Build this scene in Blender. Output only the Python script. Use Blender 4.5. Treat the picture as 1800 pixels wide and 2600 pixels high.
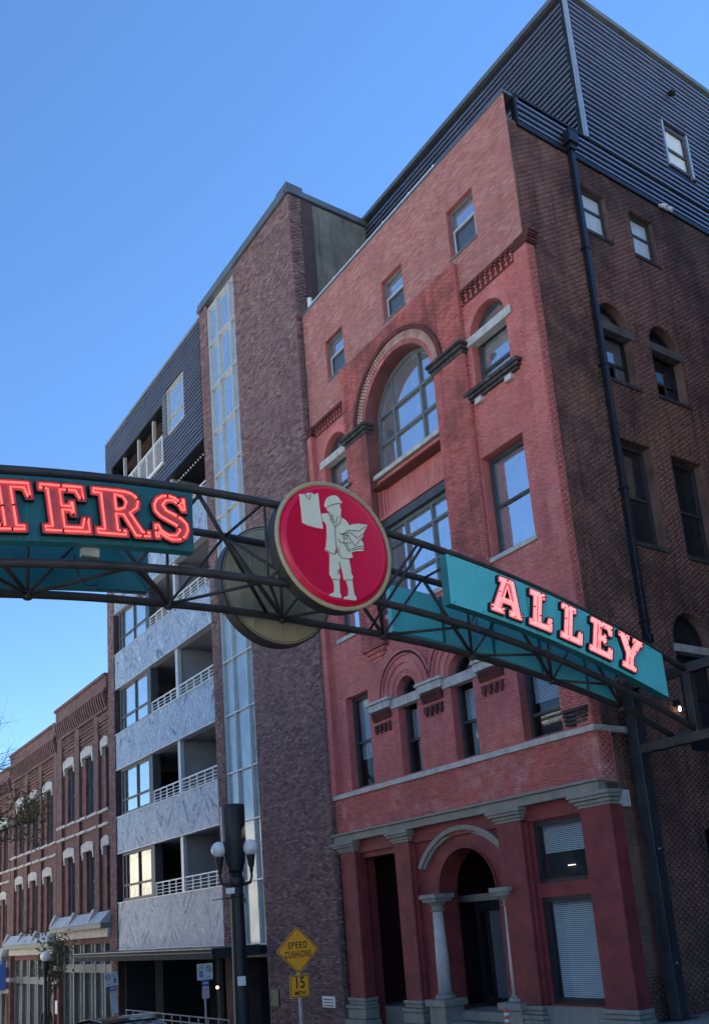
import bpy, math, random
import numpy as np
from mathutils import Vector, Matrix
from mathutils.geometry import tessellate_polygon

random.seed(7)
RNG = np.random.default_rng(11)
SC = bpy.context.scene
for o in list(bpy.data.objects):
    bpy.data.objects.remove(o)

# ------------------------------------------------------------------ camera
cd = bpy.data.cameras.new('camera')
cam = bpy.data.objects.new('camera', cd)
SC.collection.objects.link(cam)
SC.camera = cam
_right = Vector((0.55694847, 0.82706004, -0.0760269))
_down = Vector((-0.23485929, 0.06902851, -0.96957526))
_fwd = Vector((-0.79664893, 0.55785908, 0.23268806))
m = Matrix.Identity(4)
for i in range(3):
    m[i][0] = _right[i]; m[i][1] = -_down[i]; m[i][2] = -_fwd[i]
cam.matrix_world = m
cd.sensor_fit = 'VERTICAL'
cd.sensor_height = 36.0
cd.lens = 2308.65 * 36.0 / 2600.0
cd.shift_x = -(910.42 - 900.0) / 2600.0
cd.shift_y = (1779.65 - 1300.0) / 2600.0
cd.clip_start = 0.1
cd.clip_end = 2000.0

# ------------------------------------------------------------------ sky, sun, exposure
SUN_EL = math.radians(40.0)
SUN_DIR = Vector((-0.105, 1.0, 0.0)).normalized() * math.cos(SUN_EL) + Vector((0, 0, math.sin(SUN_EL)))
w = bpy.data.worlds.new('World')
SC.world = w
w.use_nodes = True
wn = w.node_tree.nodes; wl = w.node_tree.links
wn.clear()
sky = wn.new('ShaderNodeTexSky'); sky.sky_type = 'NISHITA'; sky.sun_disc = False
sky.sun_elevation = SUN_EL
sky.sun_rotation = math.atan2(SUN_DIR.x, SUN_DIR.y)
sky.altitude = 150.0
sky.air_density = 0.9
sky.dust_density = 0.0
sky.ozone_density = 5.0
bg = wn.new('ShaderNodeBackground'); bg.inputs['Strength'].default_value = 0.05
wo = wn.new('ShaderNodeOutputWorld')
hs = wn.new('ShaderNodeHueSaturation'); hs.inputs['Saturation'].default_value = 1.09
wl.new(sky.outputs[0], hs.inputs['Color']); wl.new(hs.outputs[0], bg.inputs[0]); wl.new(bg.outputs[0], wo.inputs[0])
sl = bpy.data.lights.new('sun', 'SUN'); sl.energy = 5.0; sl.angle = math.radians(0.5); sl.color = (1.0, 0.95, 0.88)
so = bpy.data.objects.new('sun', sl); SC.collection.objects.link(so)
so.rotation_euler = (-SUN_DIR).to_track_quat('-Z', 'Y').to_euler()
so.location = SUN_DIR * 60
SC.view_settings.view_transform = 'Standard'
SC.view_settings.look = 'None'
SC.view_settings.exposure = 2.42
SC.view_settings.gamma = 1.0
SC.view_settings.use_curve_mapping = False
SC.render.engine = 'CYCLES'
SC.cycles.max_bounces = 6
SC.cycles.transparent_max_bounces = 12

# ------------------------------------------------------------------ helpers: materials
def mat_nodes(name):
    mt = bpy.data.materials.new(name); mt.use_nodes = True
    nt = mt.node_tree; nt.nodes.clear()
    out = nt.nodes.new('ShaderNodeOutputMaterial')
    b = nt.nodes.new('ShaderNodeBsdfPrincipled')
    nt.links.new(b.outputs[0], out.inputs[0])
    return mt, nt, b, out

def N(nt, t, **kw):
    n = nt.nodes.new(t)
    for k, v in kw.items():
        if k.startswith('i_'):
            key = k[2:]
            n.inputs[int(key) if key.isdigit() else key].default_value = v
        else:
            setattr(n, k, v)
    return n

def c4(c):
    return (c[0], c[1], c[2], 1.0)

def ramp(nt, stops):
    r = nt.nodes.new('ShaderNodeValToRGB')
    e = r.color_ramp.elements
    while len(e) < len(stops):
        e.new(0.5)
    for el, (p, c) in zip(e, stops):
        el.position = p; el.color = c4(c)
    return r

def noise(nt, vec, scale, detail=4.0, rough=0.55, dist=0.0):
    n = N(nt, 'ShaderNodeTexNoise')
    n.inputs['Scale'].default_value = scale
    n.inputs['Detail'].default_value = detail
    n.inputs['Roughness'].default_value = rough
    n.inputs['Distortion'].default_value = dist
    if vec is not None:
        nt.links.new(vec, n.inputs['Vector'])
    return n

def mapping(nt, src, scale=(1, 1, 1), rot=(0, 0, 0)):
    mp = N(nt, 'ShaderNodeMapping')
    mp.inputs['Scale'].default_value = scale
    mp.inputs['Rotation'].default_value = rot
    nt.links.new(src, mp.inputs['Vector'])
    return mp.outputs[0]

def mixc(nt, fac, a, b, mode='MIX'):
    mx = N(nt, 'ShaderNodeMix', data_type='RGBA', blend_type=mode)
    def put(sock, v):
        if isinstance(v, tuple):
            sock.default_value = c4(v)
        elif isinstance(v, (int, float)):
            sock.default_value = v
        else:
            nt.links.new(v, sock)
    put(mx.inputs[0], fac); put(mx.inputs[6], a); put(mx.inputs[7], b)
    return mx.outputs[2]

def bump(nt, b, h, strength=0.3, dist=0.01):
    bp = N(nt, 'ShaderNodeBump')
    bp.inputs['Strength'].default_value = strength
    bp.inputs['Distance'].default_value = dist
    nt.links.new(h, bp.inputs['Height'])
    nt.links.new(bp.outputs[0], b.inputs['Normal'])

def plain(name, col, rough=0.7, metal=0.0, var=0.25, scale=3.0, streak=0.0, bumpk=0.0, dirt=None, spec=0.5):
    """paint / stone / metal: base colour broken up by grime of its own shape"""
    mt, nt, b, out = mat_nodes(name)
    geo = N(nt, 'ShaderNodeNewGeometry')
    n1 = noise(nt, geo.outputs['Position'], scale, 6.0, 0.6)
    lo = tuple(c * (1 - var) for c in col); hi = tuple(min(1, c * (1 + var * 0.7)) for c in col)
    r = ramp(nt, [(0.3, lo), (0.7, hi)])
    nt.links.new(n1.outputs[0], r.inputs[0])
    c = r.outputs[0]
    if streak > 0:
        sv = mapping(nt, geo.outputs['Position'], (5, 5, 0.35))
        n2 = noise(nt, sv, 1.6, 5.0, 0.65)
        r2 = ramp(nt, [(0.52, (0, 0, 0)), (0.72, (1, 1, 1))])
        nt.links.new(n2.outputs[0], r2.inputs[0])
        mul = N(nt, 'ShaderNodeMath', operation='MULTIPLY'); mul.inputs[1].default_value = streak
        nt.links.new(r2.outputs[0], mul.inputs[0])
        c = mixc(nt, mul.outputs[0], c, dirt or tuple(x * 0.3 for x in col))
    nt.links.new(c, b.inputs['Base Color'])
    b.inputs['Roughness'].default_value = rough
    b.inputs['Metallic'].default_value = metal
    b.inputs['Specular IOR Level'].default_value = spec
    if bumpk:
        n3 = noise(nt, geo.outputs['Position'], 45.0, 4.0)
        bump(nt, b, n3.outputs[0], bumpk, 0.01)
    return mt

def brickmat(name, cols, stain, stain_amt=0.5, stain_scale=0.5, streak=0.3, rough=0.9, spread=1.0, spec=0.25, pale=None, pale_amt=0.0):
    mt, nt, b, out = mat_nodes(name)
    geo = N(nt, 'ShaderNodeNewGeometry')
    at = N(nt, 'ShaderNodeAttribute', attribute_name='rnd')
    oi = N(nt, 'ShaderNodeObjectInfo')
    ad = N(nt, 'ShaderNodeMath', operation='ADD'); fr = N(nt, 'ShaderNodeMath', operation='FRACT')
    nt.links.new(at.outputs['Fac'], ad.inputs[0]); nt.links.new(oi.outputs['Random'], ad.inputs[1]); nt.links.new(ad.outputs[0], fr.inputs[0])
    k = len(cols)
    mean = tuple(sum(c[i] for c in cols) / k for i in range(3))
    r = ramp(nt, [(i / (k - 1), tuple(mean[q] + (c[q] - mean[q]) * spread for q in range(3))) for i, c in enumerate(cols)])
    nt.links.new(fr.outputs[0], r.inputs[0])
    n1 = noise(nt, geo.outputs['Position'], stain_scale, 7.0, 0.62)
    r1 = ramp(nt, [(0.44, (0, 0, 0)), (0.60, (1, 1, 1))])
    nt.links.new(n1.outputs[0], r1.inputs[0])
    ml = N(nt, 'ShaderNodeMath', operation='MULTIPLY'); ml.inputs[1].default_value = stain_amt
    nt.links.new(r1.outputs[0], ml.inputs[0])
    c = mixc(nt, ml.outputs[0], r.outputs[0], stain)
    sv = mapping(nt, geo.outputs['Position'], (3.0, 3.0, 0.22))
    n2 = noise(nt, sv, 1.5, 6.0, 0.65)
    r2 = ramp(nt, [(0.5, (0, 0, 0)), (0.68, (1, 1, 1))])
    nt.links.new(n2.outputs[0], r2.inputs[0])
    m2 = N(nt, 'ShaderNodeMath', operation='MULTIPLY'); m2.inputs[1].default_value = streak
    nt.links.new(r2.outputs[0], m2.inputs[0])
    c = mixc(nt, m2.outputs[0], c, tuple(x * 0.55 for x in stain))
    if pale:
        n4 = noise(nt, geo.outputs['Position'], 1.3, 8.0, 0.7)
        r4 = ramp(nt, [(0.52, (0, 0, 0)), (0.66, (1, 1, 1))])
        nt.links.new(n4.outputs[0], r4.inputs[0])
        m4 = N(nt, 'ShaderNodeMath', operation='MULTIPLY'); m4.inputs[1].default_value = pale_amt
        nt.links.new(r4.outputs[0], m4.inputs[0])
        c = mixc(nt, m4.outputs[0], c, pale)
    nt.links.new(c, b.inputs['Base Color'])
    b.inputs['Roughness'].default_value = rough
    b.inputs['Specular IOR Level'].default_value = spec
    n3 = noise(nt, geo.outputs['Position'], 38.0, 4.0)
    bump(nt, b, n3.outputs[0], 0.5, 0.012)
    return mt

def mirror_glass(name, col=(0.7, 0.76, 0.82), metal=0.75, rough=0.03, wav=0.06, wscale=1.6):
    mt, nt, b, out = mat_nodes(name)
    b.inputs['Base Color'].default_value = c4(col)
    b.inputs['Metallic'].default_value = metal
    b.inputs['Roughness'].default_value = rough
    geo = N(nt, 'ShaderNodeNewGeometry')
    n = noise(nt, geo.outputs['Position'], wscale, 2.0)
    bump(nt, b, n.outputs[0], wav, 0.05)
    n2 = noise(nt, geo.outputs['Position'], 3.0, 6.0, 0.7)
    r = ramp(nt, [(0.35, tuple(c * 0.88 for c in col)), (0.7, col)])
    nt.links.new(n2.outputs[0], r.inputs[0]); nt.links.new(r.outputs[0], b.inputs['Base Color'])
    return mt

def clear_glass(name, tint=(0.92, 0.95, 0.96), refl=0.03):
    mt = bpy.data.materials.new(name); mt.use_nodes = True
    nt = mt.node_tree; nt.nodes.clear()
    out = nt.nodes.new('ShaderNodeOutputMaterial')
    tr = N(nt, 'ShaderNodeBsdfTransparent'); tr.inputs[0].default_value = c4(tint)
    gl = N(nt, 'ShaderNodeBsdfGlossy'); gl.inputs['Roughness'].default_value = 0.03
    gl.inputs['Color'].default_value = (0.9, 0.93, 0.96, 1)
    lw = N(nt, 'ShaderNodeLayerWeight'); lw.inputs['Blend'].default_value = 0.5
    pw = N(nt, 'ShaderNodeMath', operation='POWER'); pw.inputs[1].default_value = 4.0
    nt.links.new(lw.outputs['Facing'], pw.inputs[0])
    ad = N(nt, 'ShaderNodeMath', operation='MULTIPLY_ADD', use_clamp=True); ad.inputs[1].default_value = 0.55; ad.inputs[2].default_value = refl
    nt.links.new(pw.outputs[0], ad.inputs[0])
    mx = N(nt, 'ShaderNodeMixShader')
    nt.links.new(ad.outputs[0], mx.inputs[0]); nt.links.new(tr.outputs[0], mx.inputs[1]); nt.links.new(gl.outputs[0], mx.inputs[2])
    nt.links.new(mx.outputs[0], out.inputs[0])
    return mt

def emit(name, col, strength):
    mt, nt, b, out = mat_nodes(name)
    b.inputs['Base Color'].default_value = c4(tuple(c * 0.6 for c in col))
    b.inputs['Emission Color'].default_value = c4(col)
    b.inputs['Emission Strength'].default_value = strength
    return mt

def marble(name):
    mt, nt, b, out = mat_nodes(name)
    tc = N(nt, 'ShaderNodeTexCoord')
    oi = N(nt, 'ShaderNodeObjectInfo')
    off = N(nt, 'ShaderNodeVectorMath', operation='SCALE'); off.inputs['Scale'].default_value = 0.0
    cb_ = N(nt, 'ShaderNodeCombineXYZ'); sc_ = N(nt, 'ShaderNodeMath', operation='MULTIPLY'); sc_.inputs[1].default_value = 37.0
    nt.links.new(oi.outputs['Random'], sc_.inputs[0]); nt.links.new(sc_.outputs[0], cb_.inputs[1])
    av = N(nt, 'ShaderNodeVectorMath', operation='ADD'); nt.links.new(tc.outputs['Object'], av.inputs[0]); nt.links.new(cb_.outputs[0], av.inputs[1])
    v = mapping(nt, av.outputs[0], (1.0, 1.0, 1.0), (0, math.radians(38), 0))
    v2 = mapping(nt, v, (1.9, 1.0, 0.42))
    n = noise(nt, v2, 1.4, 3.5, 0.58, 1.8)
    r = ramp(nt, [(0.36, (0.08, 0.115, 0.18)), (0.44, (0.37, 0.45, 0.55)), (0.50, (0.12, 0.175, 0.265)), (0.54, (0.45, 0.53, 0.63)), (0.60, (0.20, 0.265, 0.37)), (0.66, (0.51, 0.59, 0.68))])
    nt.links.new(n.outputs[0], r.inputs[0])
    geo = N(nt, 'ShaderNodeNewGeometry')
    sv = mapping(nt, geo.outputs['Position'], (4, 4, 0.4))
    n2 = noise(nt, sv, 1.2, 5.0)
    r2 = ramp(nt, [(0.5, (0, 0, 0)), (0.8, (0.35, 0.35, 0.35))])
    nt.links.new(n2.outputs[0], r2.inputs[0])
    c = mixc(nt, r2.outputs[0], r.outputs[0], (0.24, 0.30, 0.37))
    nt.links.new(c, b.inputs['Base Color'])
    b.inputs['Roughness'].default_value = 0.5
    return mt

# ------------------------------------------------------------------ helpers: meshes
Zv = Vector((0, 0, 1))
class Frame:
    def __init__(s, o, u, n):
        s.o = Vector(o); s.u = Vector(u).normalized(); s.n = Vector(n).normalized()
    def p(s, a, b, c=0.0):
        return s.o + s.u * a + Zv * b + s.n * c
FF = Frame((0, 15.0, 0), (1, 0, 0), (0, -1, 0))        # red street front:  u = X, v = Z, w = out
SF = Frame((-12.87, 0, 0), (0, 1, 0), (1, 0, 0))       # red side wall:     u = Y
TF = Frame((0, 14.76, 0), (1, 0, 0), (0, -1, 0))       # tower and balcony front
AF = Frame((-11.02, 0, 0), (0, 1, 0), (1, 0, 0))       # front truss plane, u = Y

def rect(u0, v0, u1, v1):
    return [(u0, v0), (u1, v0), (u1, v1), (u0, v1)]

class Open:
    """window or door opening: rectangle, or rectangle with a round head"""
    def __init__(s, u0, u1, v0, v1, arch=False, n=18):
        s.u0, s.u1, s.v0, s.v1, s.arch, s.n = u0, u1, v0, v1, arch, n
        s.c = (u0 + u1) / 2; s.r = (u1 - u0) / 2
    def loop(s):
        if not s.arch:
            return rect(s.u0, s.v0, s.u1, s.v1)
        L = [(s.u0, s.v0), (s.u1, s.v0)]
        for i in range(s.n + 1):
            a = math.pi * i / s.n
            L.append((s.c + s.r * math.cos(a), s.v1 + s.r * math.sin(a)))
        return L
    def top(s):
        return s.v1 + (s.r if s.arch else 0)
    def cut(s, v):
        if v < s.v0 or v > s.top():
            return None
        if v <= s.v1 or not s.arch:
            return (s.u0, s.u1)
        h = math.sqrt(max(0, s.r ** 2 - (v - s.v1) ** 2))
        return (s.c - h, s.c + h)

class MB:
    def __init__(s):
        s.v = []; s.f = []
    def quad(s, a, b, c, d):
        k = len(s.v); s.v += [a, b, c, d]; s.f.append((k, k + 1, k + 2, k + 3)); return s
    def hexa(s, P):
        k = len(s.v); s.v += P
        for q in ((0, 3, 2, 1), (4, 5, 6, 7), (0, 1, 5, 4), (1, 2, 6, 5), (2, 3, 7, 6), (3, 0, 4, 7)):
            s.f.append(tuple(k + i for i in q))
        return s
    def box(s, fr, u0, u1, v0, v1, w0, w1):
        return s.hexa([fr.p(u0, v0, w0), fr.p(u1, v0, w0), fr.p(u1, v1, w0), fr.p(u0, v1, w0),
                       fr.p(u0, v0, w1), fr.p(u1, v0, w1), fr.p(u1, v1, w1), fr.p(u0, v1, w1)])
    def prism(s, fr, pts, w0, w1, back=True, side=True, front=True):
        n = len(pts); k = len(s.v)
        s.v += [fr.p(a, b, w0) for a, b in pts] + [fr.p(a, b, w1) for a, b in pts]
        if front: s.f.append(tuple(k + n + i for i in range(n)))
        if back: s.f.append(tuple(k + i for i in reversed(range(n))))
        if side:
            for i in range(n):
                j = (i + 1) % n
                s.f.append((k + i, k + j, k + n + j, k + n + i))
        return s
    def tess(s, fr, loops, w):
        """flat face with holes"""
        k = len(s.v)
        allp = [p for L in loops for p in L]
        s.v += [fr.p(a, b, w) for a, b in allp]
        tri = tessellate_polygon([[Vector((a, b, 0)) for a, b in L] for L in loops])
        for t in tri:
            a, b, c = (Vector((*allp[i], 0)) for i in t)
            if (b - a).cross(c - a).z < 0: t = (t[0], t[2], t[1])
            s.f.append(tuple(k + i for i in t))
        return s
    def reveal(s, fr, loop, w0, w1):
        n = len(loop); k = len(s.v)
        s.v += [fr.p(a, b, w1) for a, b in loop] + [fr.p(a, b, w0) for a, b in loop]
        for i in range(n):
            j = (i + 1) % n
            s.f.append((k + i, k + n + i, k + n + j, k + j))
        return s
    def ring(s, fr, cx, cz, r0, r1, w0, w1, a0=0.0, a1=math.pi, n=36, gap=0.0):
        """arch ring; with gap > 0 it is cut into single wedge stones"""
        for i in range(n):
            t0 = a0 + (a1 - a0) * (i + gap / 2) / n; t1 = a0 + (a1 - a0) * (i + 1 - gap / 2) / n
            q = [(cx + r * math.cos(t), cz + r * math.sin(t)) for r, t in ((r0, t0), (r1, t0), (r1, t1), (r0, t1))]
            s.prism(fr, q, w0, w1, back=False)
        return s
    def tube(s, pts, r, n=8, cap=True):
        pts = [Vector(p) for p in pts]; k = len(s.v); m_ = len(pts)
        rr = r if isinstance(r, (list, tuple)) else [r] * m_
        for i, p in enumerate(pts):
            d = (pts[min(i + 1, m_ - 1)] - pts[max(i - 1, 0)]).normalized()
            a = d.cross(Vector((0.31, 0.17, 0.94)))
            if a.length < 0.2: a = d.cross(Vector((1, 0, 0)))
            a.normalize(); b = d.cross(a)
            for j in range(n):
                t = 2 * math.pi * j / n
                s.v.append(p + (a * math.cos(t) + b * math.sin(t)) * rr[i])
        for i in range(m_ - 1):
            for j in range(n):
                j2 = (j + 1) % n
                s.f.append((k + i * n + j, k + i * n + j2, k + (i + 1) * n + j2, k + (i + 1) * n + j))
        if cap:
            s.f.append(tuple(k + j for j in reversed(range(n))))
            s.f.append(tuple(k + (m_ - 1) * n + j for j in range(n)))
        return s
    def lathe(s, c, prof, n=20, axis=None, caps=True):
        """profile (radius, height) round a vertical axis through c, or round another axis"""
        c = Vector(c); k = len(s.v); ax = Vector(axis) if axis else Zv
        ref = Vector((1, 0, 0)) if abs(ax.x) < 0.9 else Vector((0, 1, 0))
        a = ax.cross(ref).normalized(); b = ax.cross(a)
        for r, h in prof:
            for j in range(n):
                t = 2 * math.pi * j / n
                s.v.append(c + ax * h + (a * math.cos(t) + b * math.sin(t)) * r)
        for i in range(len(prof) - 1):
            for j in range(n):
                j2 = (j + 1) % n
                s.f.append((k + i * n + j, k + i * n + j2, k + (i + 1) * n + j2, k + (i + 1) * n + j))
        if not caps: return s
        s.f.append(tuple(k + j for j in reversed(range(n))))
        s.f.append(tuple(k + (len(prof) - 1) * n + j for j in range(n)))
        return s
    def build(s, name, mat, parent=None, smooth=False, bevel=0.0):
        me = bpy.data.meshes.new(name)
        me.from_pydata([tuple(p) for p in s.v], [], s.f)
        me.materials.append(mat)
        o = bpy.data.objects.new(name, me)
        SC.collection.objects.link(o)
        if parent is not None:
            o.parent = parent
            if parent.parent is None and parent.type == 'EMPTY':
                o.location = -parent.location
        if smooth:
            me.polygons.foreach_set('use_smooth', [True] * len(me.polygons))
        if bevel:
            bv = o.modifiers.new('bevel', 'BEVEL'); bv.width = bevel; bv.segments = 2; bv.limit_method = 'ANGLE'
        me.update()
        return o

def thing(name, label, cat, loc=(0, 0, 0), group=None):
    o = bpy.data.objects.new(name, None)
    SC.collection.objects.link(o); o.location = loc
    o['label'] = label; o['category'] = cat
    if group: o['group'] = group
    return o
def tag(o, label, cat, group=None):
    o['label'] = label; o['category'] = cat
    if group: o['group'] = group
    return o
def struct(o):
    o['kind'] = 'structure'; return o
def copy_tree(o, parent=None):
    c = o.copy(); SC.collection.objects.link(c); c.parent = parent
    for ch in o.children:
        copy_tree(ch, c)
    return c

def text_part(name, s, size, fr, u, v, w, mat, parent, ext=0.002, align='CENTER', sx=1.0, bold=0.0, spacing=1.0, roll=0.0):
    cu = bpy.data.curves.new(name, 'FONT'); cu.body = s; cu.size = size; cu.extrude = ext
    cu.align_x = align; cu.align_y = 'CENTER'; cu.offset = bold; cu.space_character = spacing
    t = bpy.data.objects.new('tmp', cu); SC.collection.objects.link(t)
    bpy.context.view_layer.update()
    me = bpy.data.meshes.new_from_object(t.evaluated_get(bpy.context.evaluated_depsgraph_get()))
    bpy.data.objects.remove(t)
    for vt in me.vertices:
        a, b_, c_ = vt.co
        a *= sx
        a, b_ = a * math.cos(roll) - b_ * math.sin(roll), a * math.sin(roll) + b_ * math.cos(roll)
        vt.co = fr.p(u + a, v + b_, w + c_)
    me.materials.clear(); me.materials.append(mat)
    o = bpy.data.objects.new(name, me); SC.collection.objects.link(o)
    o.parent = parent
    if parent.parent is None and parent.type == 'EMPTY': o.location = -parent.location
    return o

# --- bricks: every brick is its own little block standing proud of the mortar bed
BW, BH = 0.2032, 0.0677
def brick_rects(u0, u1, v0, v1, opens=(), seed=0, jit=0.0015, bw=BW, bh=BH, joint=0.010):
    rg = np.random.default_rng(seed); out = []
    nrow = int(round((v1 - v0) / bh)); bh2 = (v1 - v0) / max(1, nrow)
    for i in range(nrow):
        a = v0 + i * bh2; b = a + bh2 - joint
        vm = (a + b) / 2
        cuts = sorted(c for c in (o.cut(vm) for o in opens) if c)
        segs = []; x = u0
        for c0, c1 in cuts:
            if c0 > x: segs.append((x, min(c0, u1)))
            x = max(x, c1)
        if x < u1: segs.append((x, u1))
        ph = (bw / 2 if i % 2 else 0) + rg.uniform(-0.012, 0.012)
        for s0, s1 in segs:
            k = math.floor((s0 - u0 - ph) / bw)
            p = u0 + ph + k * bw
            while p < s1:
                q0, q1 = max(p, s0), min(p + bw - joint, s1)
                if q1 - q0 > 0.03:
                    out.append((q0, q1, a, b, rg.uniform(-jit, jit), rg.random(), (q1 - q0) > bw * 0.9))
                p += bw
    return out
def brick_mesh(name, rects, fr, w, mat, parent, proud=0.006, kind=True):
    A = np.array([r[:6] for r in rects], dtype=np.float64)
    n = len(A)
    o_, u_, z_, n_ = np.array(fr.o), np.array(fr.u), np.array((0, 0, 1.0)), np.array(fr.n)
    e = 0.0025
    def P(u, v, w_):
        return o_ + u[:, None] * u_ + v[:, None] * z_ + w_[:, None] * n_
    wb = np.full(n, w - 0.012); wf = w + proud + A[:, 4]
    V = np.stack([P(A[:, 0], A[:, 2], wb), P(A[:, 1], A[:, 2], wb), P(A[:, 1], A[:, 3], wb), P(A[:, 0], A[:, 3], wb),
                  P(A[:, 0] + e, A[:, 2] + e, wf), P(A[:, 1] - e, A[:, 2] + e, wf), P(A[:, 1] - e, A[:, 3] - e, wf), P(A[:, 0] + e, A[:, 3] - e, wf)], 1).reshape(-1, 3)
    Q = np.array([(4, 5, 6, 7), (0, 1, 5, 4), (1, 2, 6, 5), (2, 3, 7, 6), (3, 0, 4, 7)])
    F = (np.arange(n)[:, None, None] * 8 + Q[None]).reshape(-1)
    me = bpy.data.meshes.new(name)
    me.vertices.add(len(V)); me.vertices.foreach_set('co', V.reshape(-1))
    me.loops.add(len(F)); me.loops.foreach_set('vertex_index', F)
    me.polygons.add(n * 5)
    me.polygons.foreach_set('loop_start', np.arange(n * 5) * 4)
    me.update(calc_edges=True)
    at = me.attributes.new('rnd', 'FLOAT', 'FACE')
    at.data.foreach_set('value', np.repeat(A[:, 5], 5))
    me.materials.append(mat)
    o = bpy.data.objects.new(name, me); SC.collection.objects.link(o)
    o.parent = parent
    if parent.parent is None and parent.type == 'EMPTY': o.location = -parent.location
    if kind: o['kind'] = 'stuff'
    return o

def wall(name, fr, u0, u1, v0, v1, opens, w, depth, mat, parent):
    mb = MB()
    mb.tess(fr, [rect(u0, v0, u1, v1)] + [list(reversed(o.loop())) for o in opens], w)
    for o in opens:
        mb.reveal(fr, o.loop(), w - depth, w)
    return mb.build(name, mat, parent)

# --- sash window: frame (the part), panes, sill and blind below it
def window(parent, fr, op, w, glass, fmat, sash=None, fw=0.07, fd=0.08, mull=(), trans=(), sill=None, sillmat=None,
           blind=None, backmat=None, back=0.5, glass2=None, name='window', ff=None, inset=0.0):
    """op: the opening, w: outward position of the frame's front"""
    mb = MB()
    lp = op.loop()
    cx = (op.u0 + op.u1) / 2
    cz = (op.v0 + op.v1) / 2
    def inner(p):
        if op.arch and p[1] > op.v1:
            d = math.hypot(p[0] - op.c, p[1] - op.v1); k = (op.r - fw) / max(d, 1e-6)
            return (op.c + (p[0] - op.c) * k, op.v1 + (p[1] - op.v1) * k)
        u = p[0] + fw if p[0] < cx else p[0] - fw
        if p[1] <= op.v0 + 1e-6: v = p[1] + fw
        elif not op.arch: v = p[1] - fw
        else: v = p[1]
        return (u, v)
    ip = [inner(p) for p in lp]
    n = len(lp)
    for i in range(n):
        j = (i + 1) % n
        mb.prism(fr, [lp[i], lp[j], ip[j], ip[i]], w - fd, w, back=False)
    i0, i1 = op.u0 + fw, op.u1 - fw; j0 = op.v0 + fw; j1 = (op.top() - fw)
    bars = sorted(trans); sw = fw * 0.75
    for t in bars:
        mb.box(fr, i0, i1, t - sw / 2, t + sw / 2, w - fd * 0.9, w - 0.012)
    for mu in mull:
        if isinstance(mu, tuple): mm, b0, b1 = mu
        else: mm, b0, b1 = mu, j0, j1
        if op.arch:
            hh = op.v1 + math.sqrt(max(0, (op.r - fw) ** 2 - (mm - op.c) ** 2)); b1 = min(b1, hh)
        mb.box(fr, mm - sw / 2, mm + sw / 2, b0, b1, w - fd * 0.88, w - 0.008)
    f = mb.build(name, fmat, parent)
    # panes
    zs = [j0] + bars + [j1]
    ms = [i0] + sorted(m_ if not isinstance(m_, tuple) else m_[0] for m_ in mull) + [i1]
    row = 0
    for a, b in zip(zs[:-1], zs[1:]):
        for c, d in zip(ms[:-1], ms[1:]):
            pts = []
            if op.arch and b > op.v1:
                k = 10
                pts = [(c, max(a, j0)), (d, max(a, j0))]
                for q in range(k + 1):
                    u = d + (c - d) * q / k
                    h = op.v1 + math.sqrt(max(0, (op.r - fw) ** 2 - (u - op.c) ** 2))
                    pts.append((u, max(min(b, h), a + 0.002)))
            else:
                pts = rect(c, a, d, b)
            g = MB(); dz = 0.012 * (row % 2)
            g.prism(fr, pts, w - fd * 0.62 - dz, w - fd * 0.55 - dz)
            gm = glass if not (glass2 and row == 0) else glass2
            g.build('pane', gm, f)
        row += 1
    if backmat:
        g = MB(); g.prism(fr, lp, w - back - 0.02, w - back, back=False); g.build('interior', backmat, f)  # flat near-black sheet painted as the unlit room behind the glass
    if blind:
        bm, z0, z1 = blind
        g = MB(); zz = z0
        while zz < z1 - 0.01:
            g.hexa([fr.p(i0, zz, w - fd - 0.05), fr.p(i1, zz, w - fd - 0.05), fr.p(i1, zz + 0.03, w - fd - 0.075), fr.p(i0, zz + 0.03, w - fd - 0.075),
                    fr.p(i0, zz, w - fd - 0.045), fr.p(i1, zz, w - fd - 0.045), fr.p(i1, zz + 0.03, w - fd - 0.07), fr.p(i0, zz + 0.03, w - fd - 0.07)])
            zz += 0.042
        g.build('blind', bm, f)
    if sill:
        a, b, h, out_ = sill
        g = MB(); g.box(fr, a, b, op.v0 - h, op.v0 + 0.01, w - fd, out_); g.build('sill', sillmat, f, bevel=0.008)
    return f

# ------------------------------------------------------------------ materials
m_brick_main = brickmat('painted_red_brick', [(0.60, 0.175, 0.155), (0.66, 0.215, 0.19), (0.53, 0.145, 0.13)], (0.38, 0.125, 0.12), 0.5, 0.7, 0.4, 0.8, 1.0, pale=(0.66, 0.32, 0.29), pale_amt=0.5)
m_mortar_main = plain('painted_mortar', (0.50, 0.145, 0.135), 0.9, var=0.25, scale=1.5)
m_brick_top = brickmat('weathered_pink_brick', [(0.44, 0.165, 0.15), (0.51, 0.225, 0.20), (0.37, 0.125, 0.115), (0.56, 0.30, 0.27)], (0.29, 0.11, 0.11), 0.35, 0.8, 0.2, 0.92, 0.9)
m_mortar_top = plain('pink_mortar', (0.42, 0.24, 0.215), 0.95, var=0.25, scale=2)
m_brick_pav = brickmat('pavilion_red_brick', [(0.56, 0.15, 0.132), (0.64, 0.20, 0.175), (0.45, 0.108, 0.098)], (0.14, 0.06, 0.06), 0.6, 0.9, 0.5, 0.88)
m_mortar_pav = plain('dark_mortar', (0.19, 0.07, 0.07), 0.95, var=0.4, scale=1.2)
m_brick_side = brickmat('sooty_brown_brick', [(0.25, 0.125, 0.10), (0.32, 0.17, 0.132), (0.19, 0.09, 0.078), (0.35, 0.20, 0.16)], (0.065, 0.042, 0.042), 0.85, 0.35, 0.6, 0.95, 0.6, pale=(0.33, 0.165, 0.13), pale_amt=0.55)
m_mortar_side = plain('grey_mortar', (0.19, 0.115, 0.095), 0.95, var=0.5, scale=1.0, streak=0.4)
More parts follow.
